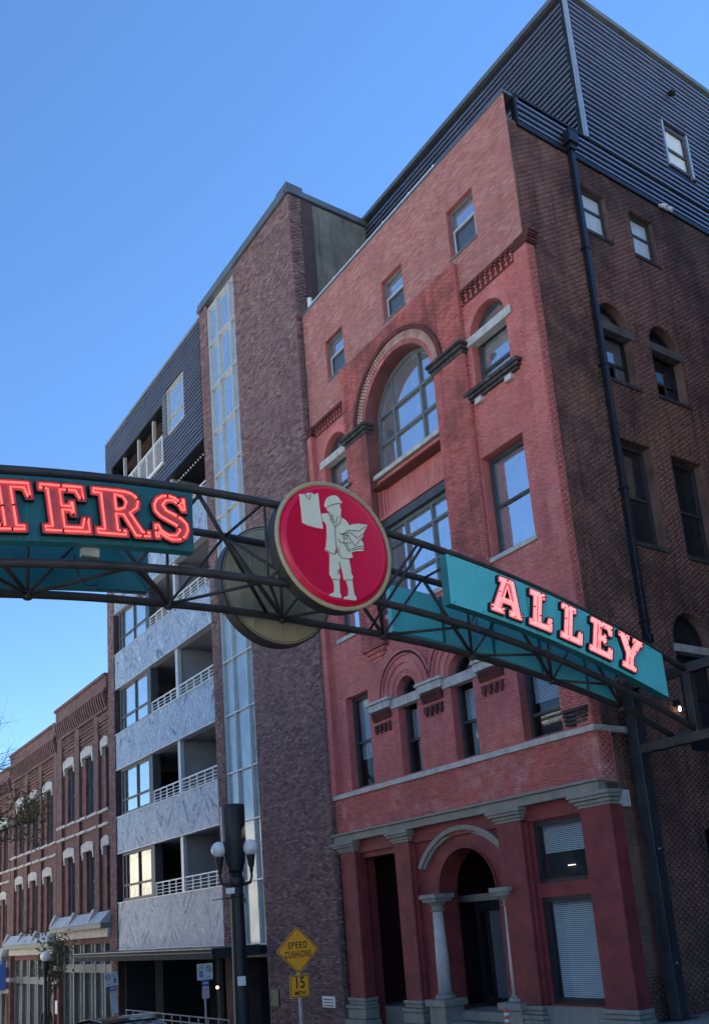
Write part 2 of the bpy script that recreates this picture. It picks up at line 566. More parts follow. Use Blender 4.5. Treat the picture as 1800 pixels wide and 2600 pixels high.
m_brick_tower = brickmat('purple_brown_brick', [(0.20, 0.118, 0.115), (0.26, 0.165, 0.158), (0.155, 0.088, 0.09), (0.31, 0.215, 0.205)], (0.15, 0.10, 0.108), 0.35, 0.6, 0.25, 0.92, 1.5, pale=(0.34, 0.26, 0.25), pale_amt=0.3)
m_mortar_tower = plain('tower_mortar', (0.09, 0.06, 0.062), 0.95, var=0.3, scale=2)
m_brick_brown = brickmat('old_brown_brick', [(0.20, 0.085, 0.065), (0.26, 0.115, 0.085), (0.16, 0.065, 0.052)], (0.10, 0.05, 0.045), 0.4, 0.8, 0.3, 0.92)
m_brown_wall = plain('brown_brick_wall', (0.155, 0.085, 0.077), 0.92, var=0.4, scale=2.5, streak=0.25, bumpk=0.4)
m_brick_soot = brickmat('sooty_dark_red_brick', [(0.15, 0.045, 0.042), (0.20, 0.06, 0.055), (0.11, 0.035, 0.034)], (0.06, 0.03, 0.03), 0.6, 1.2, 0.4, 0.9)
m_brick_tan = brickmat('pale_dentil_brick', [(0.52, 0.32, 0.27), (0.60, 0.40, 0.34), (0.42, 0.23, 0.19)], (0.25, 0.12, 0.10), 0.5, 2.5, 0.2, 0.9)
m_red_paint = plain('dark_red_paint', (0.205, 0.033, 0.034), 0.7, var=0.35, scale=2.2, streak=0.4, dirt=(0.12, 0.03, 0.032), bumpk=0.5)
m_stone_grey = plain('grey_green_painted_stone', (0.25, 0.245, 0.215), 0.75, var=0.2, scale=3.0, streak=0.35, dirt=(0.12, 0.12, 0.115), bumpk=0.2)
m_stone_pale = plain('pale_limestone', (0.48, 0.47, 0.44), 0.85, var=0.25, scale=4.0, streak=0.45, dirt=(0.10, 0.095, 0.09), bumpk=0.3)
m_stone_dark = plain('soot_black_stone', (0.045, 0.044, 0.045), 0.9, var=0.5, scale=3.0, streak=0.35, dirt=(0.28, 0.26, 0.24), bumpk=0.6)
m_stone_col = plain('column_stone', (0.50, 0.46, 0.45), 0.7, var=0.2, scale=4.0, streak=0.2, bumpk=0.2)
m_frame_dark = plain('dark_window_frame', (0.05, 0.055, 0.06), 0.5, var=0.3, scale=5)
m_frame_black = plain('black_window_frame', (0.018, 0.019, 0.022), 0.4, var=0.3, scale=5)
m_frame_white = plain('white_aluminium', (0.50, 0.52, 0.54), 0.35, 0.1, var=0.12, scale=4)
m_frame_grey = plain('grey_green_frame', (0.13, 0.145, 0.15), 0.5, var=0.25, scale=5)
m_frame_cream = plain('cream_frame', (0.42, 0.42, 0.38), 0.5, var=0.2, scale=5)
m_metal_slat = plain('charcoal_ribbed_steel', (0.24, 0.255, 0.30), 0.36, 0.7, var=0.15, scale=1.2)
m_metal_back = plain('shade_dark_steel_backing', (0.016, 0.018, 0.026), 0.5, 0.4, var=0.2, scale=1.0)  # near-black; also paints the shade in the grooves between cladding ribs
m_trim = plain('pale_metal_trim', (0.42, 0.46, 0.50), 0.35, 0.6, var=0.15, scale=2)
m_coping = plain('grey_coping_metal', (0.16, 0.175, 0.18), 0.45, 0.5, var=0.25, scale=1.5)
m_white_paint = plain('white_painted_steel', (0.72, 0.74, 0.75), 0.45, var=0.12, scale=4)
m_dark_pipe = plain('dark_blue_pipe', (0.014, 0.018, 0.030), 0.45, 0.2, var=0.3, scale=2)
m_concrete = plain('stained_concrete', (0.20, 0.195, 0.17), 0.95, var=0.3, scale=1.2, streak=0.8, dirt=(0.045, 0.05, 0.05), bumpk=0.4)
m_interior = plain('unlit_interior_sheet', (0.016, 0.017, 0.02), 0.9, var=0.3, scale=1.5)
m_room = plain('grey_room_wall', (0.27, 0.28, 0.29), 0.9, var=0.15, scale=1.0)
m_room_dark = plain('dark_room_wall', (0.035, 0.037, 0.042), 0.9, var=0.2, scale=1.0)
m_wood = plain('brown_board_wall', (0.10, 0.065, 0.05), 0.85, var=0.3, scale=2.0, streak=0.2)
m_blind = plain('white_blind', (0.62, 0.66, 0.70), 0.6, var=0.08, scale=2)
m_board = plain('off_white_board', (0.55, 0.56, 0.54), 0.8, var=0.2, scale=5, streak=0.2)
m_marble = marble('grey_veined_marble')
g_sky = mirror_glass('reflective_glass', (0.74, 0.80, 0.86), 0.85)
g_sky2 = mirror_glass('pale_reflective_glass', (0.72, 0.79, 0.80), 0.8, 0.05, 0.1, 1.0)
g_dim = mirror_glass('dim_glass', (0.26, 0.30, 0.34), 0.55, 0.04)
g_screen = mirror_glass('window_screen', (0.12, 0.145, 0.175), 0.4, 0.35)
g_black = mirror_glass('black_glass', (0.035, 0.04, 0.05), 0.2, 0.05)
g_clear = clear_glass('clear_glass')
g_frost = plain('dusty_pale_glass', (0.34, 0.42, 0.44), 0.12, 0.25, var=0.18, scale=1.5, streak=0.25, dirt=(0.22, 0.28, 0.30))
g_pale = plain('painted_reflection_pane', (0.66, 0.68, 0.66), 0.15, 0.0, var=0.1, scale=5, streak=0.15)  # pale pane colour stands in for sky reflected in the glass
m_asphalt = plain('asphalt', (0.05, 0.05, 0.052), 0.9, var=0.3, scale=3.0, bumpk=0.5)
m_walk = plain('concrete_pavement', (0.30, 0.29, 0.27), 0.9, var=0.2, scale=2.0, bumpk=0.3)
m_ground = plain('ground_concrete', (0.22, 0.21, 0.20), 0.95, var=0.25, scale=0.8)
m_yellow_line = plain('yellow_road_paint', (0.55, 0.38, 0.05), 0.7, var=0.25, scale=6)

# ------------------------------------------------------------------ ground, road, pavements (the street falls towards the left)
def gz(x):
    return -1.65 + 0.065 * max(min(x, 60.0), -90.0)
def strip(name, y0, y1, dz, mat, xs=(-400, -90, -60, -30, 0, 30, 60, 200), skirt=0.0):
    mb = MB()
    for a, b in zip(xs[:-1], xs[1:]):
        za, zb = gz(a) + dz, gz(b) + dz
        mb.quad(Vector((a, y0, za)), Vector((b, y0, zb)), Vector((b, y1, zb)), Vector((a, y1, za)))
        if skirt:
            for y in (y0, y1):
                mb.quad(Vector((a, y, za)), Vector((b, y, zb)), Vector((b, y, zb - skirt)), Vector((a, y, za - skirt)))
    return struct(mb.build(name, mat))
strip('ground', -300, 300, -0.16, m_ground)
strip('road', -0.2, 10.0, -0.12, m_asphalt)
strip('pavement', 10.0, 17.5, 0.0, m_walk, skirt=0.2)
strip('pavement', -4.2, -0.2, 0.0, m_walk, skirt=0.2)
strip('kerb', 9.86, 10.0, 0.004, m_stone_pale, skirt=0.2)
strip('kerb', -0.2, -0.06, 0.004, m_stone_pale, skirt=0.2)
strip('lane_marking', 4.78, 4.88, -0.116, m_yellow_line)
strip('lane_marking', 5.0, 5.1, -0.116, m_yellow_line)

# ------------------------------------------------------------------ red brick building
RB = thing('brick_building', 'ornate red brick building with big arched window and dark ribbed metal penthouse', 'building', (-17.9, 15.0, -3.0))

# openings of the street front (main wall plane)
top_w = [Open(-21.72, -20.69, 17.08, 18.54), Open(-18.55, -17.52, 17.2, 18.57), Open(-15.43, -14.37, 17.13, 18.64)]
arch_r = Open(-15.06, -13.77, 12.93, 14.49, True)
arch_l = Open(-22.28, -20.96, 12.93, 14.47, True)
r3_r = Open(-15.2, -13.72, 8.36, 11.07)
r3_l = Open(-22.2, -20.85, 8.36, 11.07)
r2 = [Open(-22.1, -20.93, 3.70, 6.48), Open(-14.86, -13.65, 3.70, 6.40)]
r2a = [Open(-19.55, -18.69, 3.70, 5.98, True), Open(-17.28, -16.41, 3.70, 5.98, True)]
ctr = Open(-19.72, -16.46, 8.30, 15.95)
opens = top_w + [arch_r, arch_l, r3_r, r3_l] + r2 + r2a
FW = wall('street_front_wall', FF, -23.0, -12.87, 3.5, 20.3, opens + [ctr], 0.0, 0.42, m_mortar_main, RB)
topb = MB().tess(FF, [rect(-23.0, 16.0, -12.87, 20.3)] + [list(reversed(o.loop())) for o in top_w], 0.003).build('upper_mortar_bed', m_mortar_top, FW)
brick_mesh('upper_brick_courses', brick_rects(-23.0, -12.87, 16.0, 20.28, top_w, 1, 0.005, joint=0.013), FF, 0.003, m_brick_top, FW)
brick_mesh('painted_brick_courses', brick_rects(-23.0, -12.87, 3.64, 16.0, opens + [ctr], 2, 0.0012), FF, 0.0, m_brick_main, FW, proud=0.0035)
# parapet cap and roof slab
MB().box(FF, -23.0, -12.84, 20.3, 20.38, -0.5, 0.03).build('parapet_cap', m_coping, RB)
MB().box(SF, 15.0, 44.0, 19.0, 19.4, -10.0, -0.3).build('roof', m_coping, RB)
# pavilion standing proud in the middle
PAV = Frame((0, 14.82, 0), (1, 0, 0), (0, -1, 0))
pav_big = Open(-19.70, -16.45, 12.62, 14.25, True, 28)
PV = wall('pavilion_wall', PAV, -20.80, -15.25, 12.2, 16.85, [Open(-19.70, -16.45, 12.21, 14.25, True, 28)], 0.0, 0.5, m_mortar_pav, RB)
brick_mesh('pavilion_brick_courses', brick_rects(-20.80, -15.25, 12.2, 16.85, [Open(-20.1, -16.05, 14.25, 14.25, True, 28), Open(-19.70, -16.45, 12.0, 14.3)], 3, 0.005, joint=0.018), PAV, 0.0, m_brick_pav, PV, proud=0.012)
s_ = MB(); s_.box(FF, -20.80, -15.25, 16.80, 16.85, 0.0, 0.178); s_.build('pavilion_top_ledge', m_brick_pav, PV)
for a, b in ((-20.80, -19.70), (-16.45, -15.25)):
    pl = MB(); pl.box(FF, a, b, 7.5, 12.2, -0.4, 0.178); pl = pl.build('pilaster', m_mortar_pav, RB)
    brick_mesh('brick_courses', brick_rects(a, b, 7.5, 12.2, (), int(-a * 10), 0.005, joint=0.018), PAV, 0.0, m_brick_pav, pl, proud=0.012)
    for q, (z, inn) in enumerate(((7.38, 0.05), (7.26, 0.10), (7.14, 0.15))):
        MB().box(FF, a + inn * 2, b - inn * 2, z, z + 0.117, 0.0, 0.17 - inn).build('corbel', m_brick_pav, pl)
# right-hand cheeks of the pavilion, in brick
PSF = Frame((-15.25, 0, 0), (0, 1, 0), (1, 0, 0))
brick_mesh('cheek_brick_courses', brick_rects(14.83, 14.995, 7.5, 16.8, (), 5, 0.001), PSF, 0.0, m_brick_main, PV, proud=0.004)
# arch rings of the great window
MB().ring(PAV, -18.075, 14.25, 2.0, 2.13, 0.0, 0.10, n=44).build('arch_hood', m_brick_soot, PV)
MB().ring(PAV, -18.075, 14.25, 1.88, 2.0, 0.0, 0.045, n=64, gap=0.42).build('arch_dentils', m_brick_tan, PV)
MB().ring(PAV, -18.075, 14.25, 1.76, 1.875, -0.02, 0.03, n=58, gap=0.38).build('arch_dentils', m_brick_tan, PV)
MB().ring(PAV, -18.075, 14.25, 1.625, 1.755, -0.05, 0.012, n=60, gap=0.12).build('arch_bricks', m_brick_pav, PV)
# imposts
for a, b, ia, ib in ((-20.86, -19.62, -20.80, -19.60), (-16.55, -15.17, -16.52, -15.25)):
    im = MB(); im.box(PAV, a, b, 14.22, 14.33, -0.25, 0.11); im.box(PAV, a - 0.04, b + 0.04, 14.33, 14.42, -0.25, 0.17)
    im.box(PAV, a + 0.05, b - 0.05, 14.10, 14.22, -0.25, 0.04)
    im.build('impost', m_stone_dark, RB, bevel=0.03)
# great window
gw_op = Open(-19.70, -16.45, 12.68, 14.25, True, 28)
window(RB, FF, gw_op, -0.27, g_sky, m_frame_grey, fw=0.12, fd=0.14, mull=((-18.85, 12.8, 15.9), (-17.55, 12.8, 15.9)), trans=(13.72, 14.62), sill=(-19.74, -16.42, 0.13, 0.05), sillmat=m_stone_pale, name='great_arched_window')
# recessed panel below it
pn = MB(); pn.box(FF, -19.72, -16.44, 11.25, 12.55, -0.38, -0.20); pn = pn.build('spandrel_panel', m_brick_main, RB)
for q, (i_, w_) in enumerate(((0.0, -0.08), (0.13, -0.13), (0.24, -0.17))):
    fr_ = MB(); a, b, z0, z1 = -19.72 + i_, -16.44 - i_, 11.28 + i_ * 0.8, 12.54 - i_ * 0.8; t = 0.10
    fr_.box(FF, a, a + t, z0, z1, -0.21, w_); fr_.box(FF, b - t, b, z0, z1, -0.21, w_)
    fr_.box(FF, a + t, b - t, z0, z0 + t * 0.7, -0.21, w_ - 0.002); fr_.box(FF, a + t, b - t, z1 - t * 0.7, z1, -0.21, w_ - 0.002)
    fr_.build('panel_moulding', m_brick_main, pn)
cw = Open(-19.66, -16.50, 8.35, 11.20)
MB().box(FF, -19.70, -16.46, 11.02, 11.26, -0.36, -0.12).build('window_lintel', m_frame_dark, RB)
window(RB, FF, Open(-19.66, -16.50, 8.35, 11.02), -0.27, g_sky, m_frame_grey, fw=0.10, fd=0.14, mull=((-18.80, 8.4, 11.0), (-17.62, 8.4, 11.0)), trans=(9.36, 10.45), sill=(-19.7, -16.46, 0.12, 0.05), sillmat=m_stone_pale, name='wide_window')
# three small windows of the added top storey
for o_, mid in zip(top_w, (17.86, 17.92, 17.95)):
    window(RB, FF, o_, -0.13, g_sky, m_frame_grey, fw=0.10, fd=0.10, trans=(mid,), glass2=g_screen, sill=(o_.u0 - 0.03, o_.u1 + 0.03, 0.06, 0.04), sillmat=m_frame_grey, name='sash_window')
    bar = MB(); bar.box(FF, o_.u0 + 0.09, o_.u1 - 0.09, mid - 0.02, mid + 0.035, -0.14, -0.10)
    bar.box(FF, o_.u0 + 0.095, o_.u0 + 0.135, o_.v0 + 0.08, mid - 0.02, -0.145, -0.105); bar.box(FF, o_.u1 - 0.13, o_.u1 - 0.095, o_.v0 + 0.08, mid - 0.02, -0.145, -0.105)
    bar.build('lower_sash_frame', m_frame_white, RB)
# arched side-bay windows, with stone transom and corbelled sill
for o_, b0, b1 in ((arch_r, -15.34, -13.54), (arch_l, -22.50, -20.82)):
    window(RB, FF, o_, -0.24, g_sky, m_frame_dark, fw=0.10, fd=0.12, trans=(13.5, 14.36), name='round_headed_window')
    MB().box(FF, b0, b1, 14.24, 14.48, -0.2, 0.055).build('stone_transom', m_stone_pale, RB, bevel=0.01)
    MB().ring(FF, o_.c, o_.v1, o_.r, o_.r + 0.22, -0.1, 0.012, n=30, gap=0.10).build('window_arch_bricks', m_brick_main, RB)
    sl_ = MB(); c_ = o_.c + 0.02
    sl_.box(FF, c_ - 0.98, c_ + 0.98, 12.82, 12.93, -0.25, 0.22); sl_.box(FF, c_ - 0.94, c_ + 0.94, 12.74, 12.818, -0.02, 0.16); sl_.box(FF, c_ - 0.88, c_ + 0.88, 12.66, 12.738, -0.02, 0.09)
    sl_ = sl_.build('stone_sill', m_stone_dark, RB, bevel=0.025)
    for d in (-0.55, 0.55):
        MB().box(FF, c_ + d - 0.12, c_ + d + 0.12, 12.50, 12.658, -0.02, 0.13).build('sill_bracket', m_stone_col, sl_, bevel=0.02)
for o_ in (r3_r, r3_l):
    window(RB, FF, o_, -0.26, g_sky, m_frame_dark, fw=0.10, fd=0.12, trans=(9.74,), sill=(o_.u0 - 0.05, o_.u1 + 0.08, 0.11, 0.07), sillmat=m_stone_pale, name='tall_window')
# corbel strip of moulded brick above the side bays
for a, b in ((-15.20, -13.10), (-22.90, -21.00)):
    cb = MB(); cb.box(FF, a, b, 15.50, 15.55, 0.0, 0.03); cb.box(FF, a, b, 15.93, 15.985, 0.0, 0.055)
    cb = cb.build('corbel_table', m_brick_soot, RB)
    k = 11
    for i in range(k):
        u = a + (b - a) * (i + 0.1) / k
        g = MB(); wd = (b - a) / k * 0.62
        for q in range(4):
            g.box(FF, u, u + wd * (1 if q % 2 else 0.7), 15.58 + q * 0.085, 15.58 + q * 0.085 + 0.055, 0.0, 0.03 + 0.018 * q)
        g.build('corbel', m_brick_soot, cb)
# corner pier and left-hand strip
for a, b in ((-13.10, -12.66), (-23.0, -22.72)):
    cp = MB(); cp.box(FF, a, b, 3.64, 15.55, -0.12 if a > -20 else 0.0, 0.17)
    cp = cp.build('corner_pier', m_mortar_main, RB)
    brick_mesh('brick_courses', brick_rects(a, b, 3.64, 15.55, (), 31, 0.0012), FF, 0.17, m_brick_main, cp, proud=0.004)
    if a > -20:
        CPS = Frame((-12.66, 0, 0), (0, 1, 0), (1, 0, 0))
        brick_mesh('brick_courses', brick_rects(14.835, 15.115, 3.64, 15.55, (), 32, 0.0015), CPS, 0.0, m_brick_main, cp, proud=0.005)
    for q in range(6):
        MB().box(FF, a, b + (0.02 * q if a > -20 else 0), 15.56 + q * 0.07, 15.60 + q * 0.07, -0.2 if a > -20 else 0.0, 0.17 - q * 0.012).build('corbel', m_brick_soot, cp)
# second storey: paired round-headed windows
for o_ in r2:
    window(RB, FF, o_, -0.24, g_clear, m_frame_dark, fw=0.09, fd=0.12, trans=((o_.v0 + o_.v1) / 2 + (0.0 if o_.u0 < -20 else -0.75),), blind=(m_blind, 4.6, o_.v1 - 0.1), backmat=m_interior, back=0.5, name='sash_window')
for o_ in r2a:
    window(RB, FF, o_, -0.24, g_clear, m_frame_dark, fw=0.08, fd=0.12, trans=(4.65, 5.72), blind=(m_blind, 4.66, 5.55), backmat=m_interior, back=0.5, name='round_headed_window')
    MB().box(FF, o_.c - 0.72, o_.c + 0.72, 5.62, 5.88, -0.2, 0.05).build('stone_transom', m_stone_pale, RB, bevel=0.01)
    g = MB()
    g.ring(FF, o_.c, 5.98, 0.43, 0.60, -0.3, -0.02, n=24); g.ring(FF, o_.c, 5.98, 0.60, 0.80, -0.2, 0.03, n=26); g.ring(FF, o_.c, 5.98, 0.80, 0.85, -0.2, 0.07, n=28)
    g.ring(FF, o_.c, 5.98, 0.85, 1.00, -0.1, 0.04, n=30); g.ring(FF, o_.c, 5.98, 1.00, 1.05, -0.1, 0.09, n=32)
    g = g.build('arch_mouldings', m_brick_main, RB)
    MB().ring(FF, o_.c, 5.98, 1.06, 1.13, -0.05, 0.06, n=46, gap=0.4).build('arch_dentils', m_brick_soot, g)
    MB().ring(FF, o_.c, 5.98, 1.13, 1.19 if o_.c < -18 else 1.195, -0.05, 0.10, n=40).build('arch_hood', m_brick_main, g)
for cx_ in (-20.28, -17.985, -15.69):
    b_ = MB(); b_.box(FF, cx_ - 0.50, cx_ + 0.50, 5.70, 5.90, -0.1, 0.14); b_.box(FF, cx_ - 0.55, cx_ + 0.55, 5.90, 5.98, -0.1, 0.20)
    b_ = b_.build('impost_block', m_stone_pale, RB, bevel=0.012)
    c_ = MB()
    for q in range(5):
        c_.box(FF, cx_ - 0.42, cx_ + 0.42, 5.66 - 0.05 * q - 0.036, 5.66 - 0.05 * q, 0.0, 0.13 - 0.016 * q)
    c_.build('corbel_roll', m_brick_soot, b_)
    c_ = MB(); c_.box(FF, cx_ - 0.38, cx_ + 0.38, 5.28, 5.32, 0.0, 0.06)
    for q in range(4):
        u = cx_ - 0.36 + q * 0.205
        c_.box(FF, u, u + 0.12, 5.12, 5.278, 0.0, 0.075); c_.box(FF, u + 0.02, u + 0.10, 5.05, 5.118, 0.0, 0.05)
    c_.build('dentil_row', m_brick_soot, b_)
# string course, brick spandrel, cornice
sg = MB()
u = -23.0
while u < -12.70:
    e = min(u + random.uniform(1.3, 1.9), -12.66)
    MB().box(FF, u + 0.006, e, 3.50, 3.64, -0.3, 0.15).build('sill_course_stone', m_stone_pale, RB, bevel=0.012); u = e
MB().box(SF, 15.02, 16.2, 3.50, 3.64, -0.2, 0.16).build('sill_course_stone', m_stone_pale, RB, bevel=0.012)
ch_ = MB()
for q in range(4): ch_.box(FF, -13.42, -12.78 + q * 0.02, 3.72 + q * 0.09, 3.79 + q * 0.09, 0.0, 0.18 + q * 0.025)
ch_.build('corner_corbel', m_stone_dark, RB, bevel=0.012)
sp = MB(); sp.box(FF, -23.0, -12.69, 2.40, 3.50, -0.4, 0.07); sp = sp.build('brick_spandrel', m_mortar_main, RB)
m_brick_sp = brickmat('spandrel_red_brick', [(0.50, 0.135, 0.12), (0.56, 0.17, 0.155), (0.42, 0.105, 0.095)], (0.26, 0.09, 0.09), 0.4, 0.9, 0.3, 0.85, pale=(0.62, 0.40, 0.37), pale_amt=0.6)
brick_mesh('brick_courses', brick_rects(-23.0, -12.69, 2.48, 3.50, (), 41, 0.002), FF, 0.07, m_brick_sp, sp, proud=0.005)
SPS = Frame((-12.69, 0, 0), (0, 1, 0), (1, 0, 0))
brick_mesh('brick_courses', brick_rects(14.935, 15.35, 2.48, 3.50, (), 42, 0.002), SPS, 0.0, m_brick_sp, sp, proud=0.005)
co = MB(); co.box(FF, -23.0, -12.72, 2.22, 2.42, -0.3, 0.20); co.box(FF, -23.0, -12.66, 2.42, 2.48, -0.3, 0.28); co.build('cornice', m_stone_grey, RB, bevel=0.012)
# ground storey
gf_open = [Open(-22.18, -20.35, -3.25, 1.70), Open(-18.57, -16.43, -3.25, 0.46, True, 28), Open(-15.03, -13.48, 0.46, 1.82), Open(-15.03, -13.48, -2.12, 0.15)]
GF = wall('ground_storey_wall', FF, -23.0, -12.70, -3.6, 2.22, gf_open, -0.10, 0.55, m_red_paint, RB)
MB().box(FF, -23.0, -12.70, 1.86, 2.22, -0.1, 0.0).build('frieze', m_red_paint, RB)
for k_, (a, b) in enumerate(((-22.86, -22.08), (-20.16, -19.49), (-16.03, -15.22), (-13.41, -12.58))):
    pr = MB(); pr.box(FF, a, b, -2.16, 1.92, -0.3, 0.10); pr = pr.build('pier', m_red_paint, RB, bevel=0.02)
    if k_ in (1, 2):
        MB().box(FF, b, b + 0.09, -2.16, 1.92, -0.3, 0.0).build('pier_fillet', m_red_paint, pr)
    cpt = MB(); cpt.box(FF, a - 0.03, b + 0.03, 1.915, 1.98, -0.2, 0.13); cpt.box(FF, a - 0.07, b + 0.07, 1.98, 2.06, -0.2, 0.17)
    cpt.box(FF, a - 0.14, b + 0.12, 2.06, 2.13, -0.2, 0.24); cpt.box(FF, a - 0.18, b + 0.15, 2.13, 2.22, -0.2, 0.28)
    cpt.build('capital', m_stone_grey, pr, bevel=0.018)
    bs = MB()
    for z0, z1, e_ in ((-2.24, -2.155, 0.06), (-2.34, -2.25, 0.03), (-2.44, -2.35, 0.10), (-2.72, -2.45, 0.07), (-3.6, -2.73, 0.14)):
        bs.box(FF, a - e_, b + e_, z0, z1, -0.3, 0.10 + e_)
    bs.build('pier_base', m_stone_grey, pr, bevel=0.015)
# arched doorway
MB().ring(FF, -17.5, -0.08, 2.05, 2.17, -0.12, 0.04, a0=math.radians(36), a1=math.radians(144), n=40).build('archivolt', m_stone_grey, RB)
MB().ring(FF, -17.5, -0.08, 1.97, 2.046, -0.12, -0.02, a0=math.radians(38), a1=math.radians(142), n=40).build('archivolt_inner_moulding', m_stone_grey, RB)
MB().ring(FF, -17.5, 0.46, 1.07, 1.10, -0.2, -0.04, n=40).build('arch_edge_roll', m_red_paint, RB)
def column(cx_, y, s=1.0):
    cl = MB(); cl.lathe((cx_, y, 0), [(0.170, -1.95), (0.166, -1.2), (0.138, 0.06)], 24)
    cl = cl.build('column', m_stone_col, RB, True)
    k_ = MB(); k_.lathe((cx_, y, 0), [(0.140, 0.03), (0.175, 0.05), (0.175, 0.085), (0.150, 0.10), (0.155, 0.17), (0.22, 0.23), (0.25, 0.27), (0.23, 0.28)], 24)
    f_ = Frame((0, y, 0), (1, 0, 0), (0, -1, 0))
    k_.box(f_, cx_ - 0.27, cx_ + 0.27, 0.275, 0.36, -0.27, 0.27); k_.box(f_, cx_ - 0.33, cx_ + 0.33, 0.36, 0.47, -0.32, 0.32)
    k_.build('column_capital', m_stone_grey, cl, bevel=0.008)
    k_ = MB(); k_.lathe((cx_, y, 0), [(0.25, -2.10), (0.27, -2.06), (0.25, -2.02), (0.20, -2.0), (0.215, -1.97), (0.18, -1.94)], 24)
    k_.box(f_, cx_ - 0.38, cx_ + 0.38, -2.26, -2.10, -0.38, 0.38); k_.box(f_, cx_ - 0.31, cx_ + 0.31, -3.6, -2.26, -0.31, 0.31)
    k_.build('column_pedestal', m_stone_grey, cl, bevel=0.012)
column(-18.70, 15.05)
column(-16.06, 15.08)
# lobby behind the two doorways
lb = MB()
lb.box(FF, -22.95, -16.1, 1.9, 1.98, -3.6, -0.45); lb.box(FF, -22.95, -16.1, -3.6, 1.9, -3.7, -3.6)
lb.box(FF, -19.95, -19.75, -3.6, 1.9, -3.6, -0.45); lb.box(FF, -16.1, -16.0, -3.6, 1.9, -3.6, -0.45); lb.box(FF, -23.0, -22.9, -3.6, 1.9, -3.6, -0.45)
lb.build('lobby_walls', plain('dark_red_lobby', (0.05, 0.012, 0.014), 0.8, var=0.3, scale=1), RB)
MB().box(FF, -22.9, -16.1, -3.6, -2.45, -3.6, -0.62).build('lobby_floor', m_stone_grey, RB)
MB().box(FF, -19.7, -16.2, 0.22, 0.40, -1.42, -1.25).build('door_head', m_stone_grey, RB)
dr = MB(); dr.box(FF, -18.70, -18.55, -2.4, 0.22, -1.45, -1.30); dr.box(FF, -17.62, -17.5, -2.4, 0.22, -1.45, -1.30); dr.box(FF, -18.55, -17.62, -0.05, 0.22, -1.43, -1.32); dr.box(FF, -18.55, -17.62, -2.4, -2.2, -1.43, -1.32)
dr.box(FF, -18.36, -18.22, -2.2, -0.05, -1.42, -1.33)
dr = dr.build('entrance_door', m_frame_black, RB)
MB().box(FF, -18.22, -17.64, -2.2, -0.05, -1.40, -1.37).build('pane', g_dim, dr)
MB().box(FF, -18.58, -16.45, -2.62, -2.40, -1.2, -0.25).build('door_step', m_stone_grey, RB, bevel=0.02)
MB().box(FF, -18.75, -16.35, -2.9, -2.63, -0.9, 0.15).build('door_step', m_stone_grey, RB, bevel=0.02)
# shop window with blinds
window(RB, FF, gf_open[2], -0.135, g_clear, m_frame_black, fw=0.09, fd=0.12, blind=(m_blind, 1.12, 1.73), backmat=m_interior, back=0.34, name='shop_window')
window(RB, FF, gf_open[3], -0.135, g_clear, m_frame_black, fw=0.11, fd=0.12, blind=(m_blind, -2.0, 0.04), backmat=m_interior, back=0.6, name='shop_window')
MB().box(FF, -15.2, -13.45, -3.6, -2.16, -0.1, -0.02).build('stall_riser', m_stone_grey, RB)
# small interior lamp glimpsed in the upper shop window
MB().box(FF, -14.42, -14.22, 0.80, 0.82, -0.46, -0.42).build('ceiling_lamp', emit('ceiling_lamp_glow', (1.0, 0.9, 0.7), 0.35), RB)

# ---- side wall towards the alley
sw_rect = [Open(17.5, 18.5, 17.22, 18.67), Open(19.5, 20.5, 17.24, 18.70)]
sw_arch = [Open(17.38, 18.64, 12.80, 14.50, True), Open(19.46, 20.72, 12.86, 14.50, True)]
sw_r3 = [Open(17.45, 18.70, 8.34, 11.14), Open(19.52, 20.82, 8.30, 11.14)]
sw_r4 = [Open(18.38, 19.84, 3.2, 5.98, True), Open(20.8, 22.2, 3.2, 5.98, True)]
sw_low = [Open(18.35, 19.7, -1.4, 1.4)]
so_ = sw_rect + sw_arch + sw_r3 + sw_r4 + sw_low
SW = wall('side_wall', SF, 15.01, 44.0, -3.6, 19.55, so_, 0.0, 0.36, m_mortar_side, RB)
allr = brick_rects(15.02, 25.0, -3.0, 19.5, so_, 51, 0.005)
near = [r for r in allr if r[6] and 15.3 < (r[0] + r[1]) / 2 < 16.15 and -1.6 < r[2] < 3.3]
near = near[:300]; ns = set(near)
rest = [r for r in allr if r not in ns and not (r[0] < 15.36 and r[2] < 3.6)]
brick_mesh('side_brick_courses', rest, SF, 0.0, m_brick_side, SW, proud=0.007)
bm_ = []
for q in range(4):
    g = MB(); hw = (BW - 0.010) / 2; hh = 0.0287
    e = [random.uniform(0.001, 0.006) for _ in range(8)]
    g.hexa([Vector((-0.012, -hw, -hh)), Vector((-0.012, hw, -hh)), Vector((-0.012, hw, hh)), Vector((-0.012, -hw, hh)),
            Vector((0.009 - e[0], -hw + e[1], -hh + 0.003)), Vector((0.009 - e[2], hw - e[3], -hh + 0.003)), Vector((0.009 - e[4], hw - e[5], hh - 0.003)), Vector((0.009 - e[6], -hw + e[7], hh - 0.003))])
    me = bpy.data.meshes.new('brick'); me.from_pydata([tuple(p) for p in g.v], [], g.f); me.materials.append(m_brick_side); bm_.append(me)
for i, r in enumerate(near):
    o = bpy.data.objects.new('brick', bm_[i % 4]); SC.collection.objects.link(o); o.parent = SW
    o.location = SF.p((r[0] + r[1]) / 2, (r[2] + r[3]) / 2, r[4])
for o_ in sw_rect:
    window(RB, SF, o_, -0.12, g_pale, m_frame_dark, fw=0.09, fd=0.09, trans=(18.08,), sill=(o_.u0 - 0.04, o_.u1 + 0.06, 0.09, 0.05), sillmat=m_stone_dark, name='sash_window')
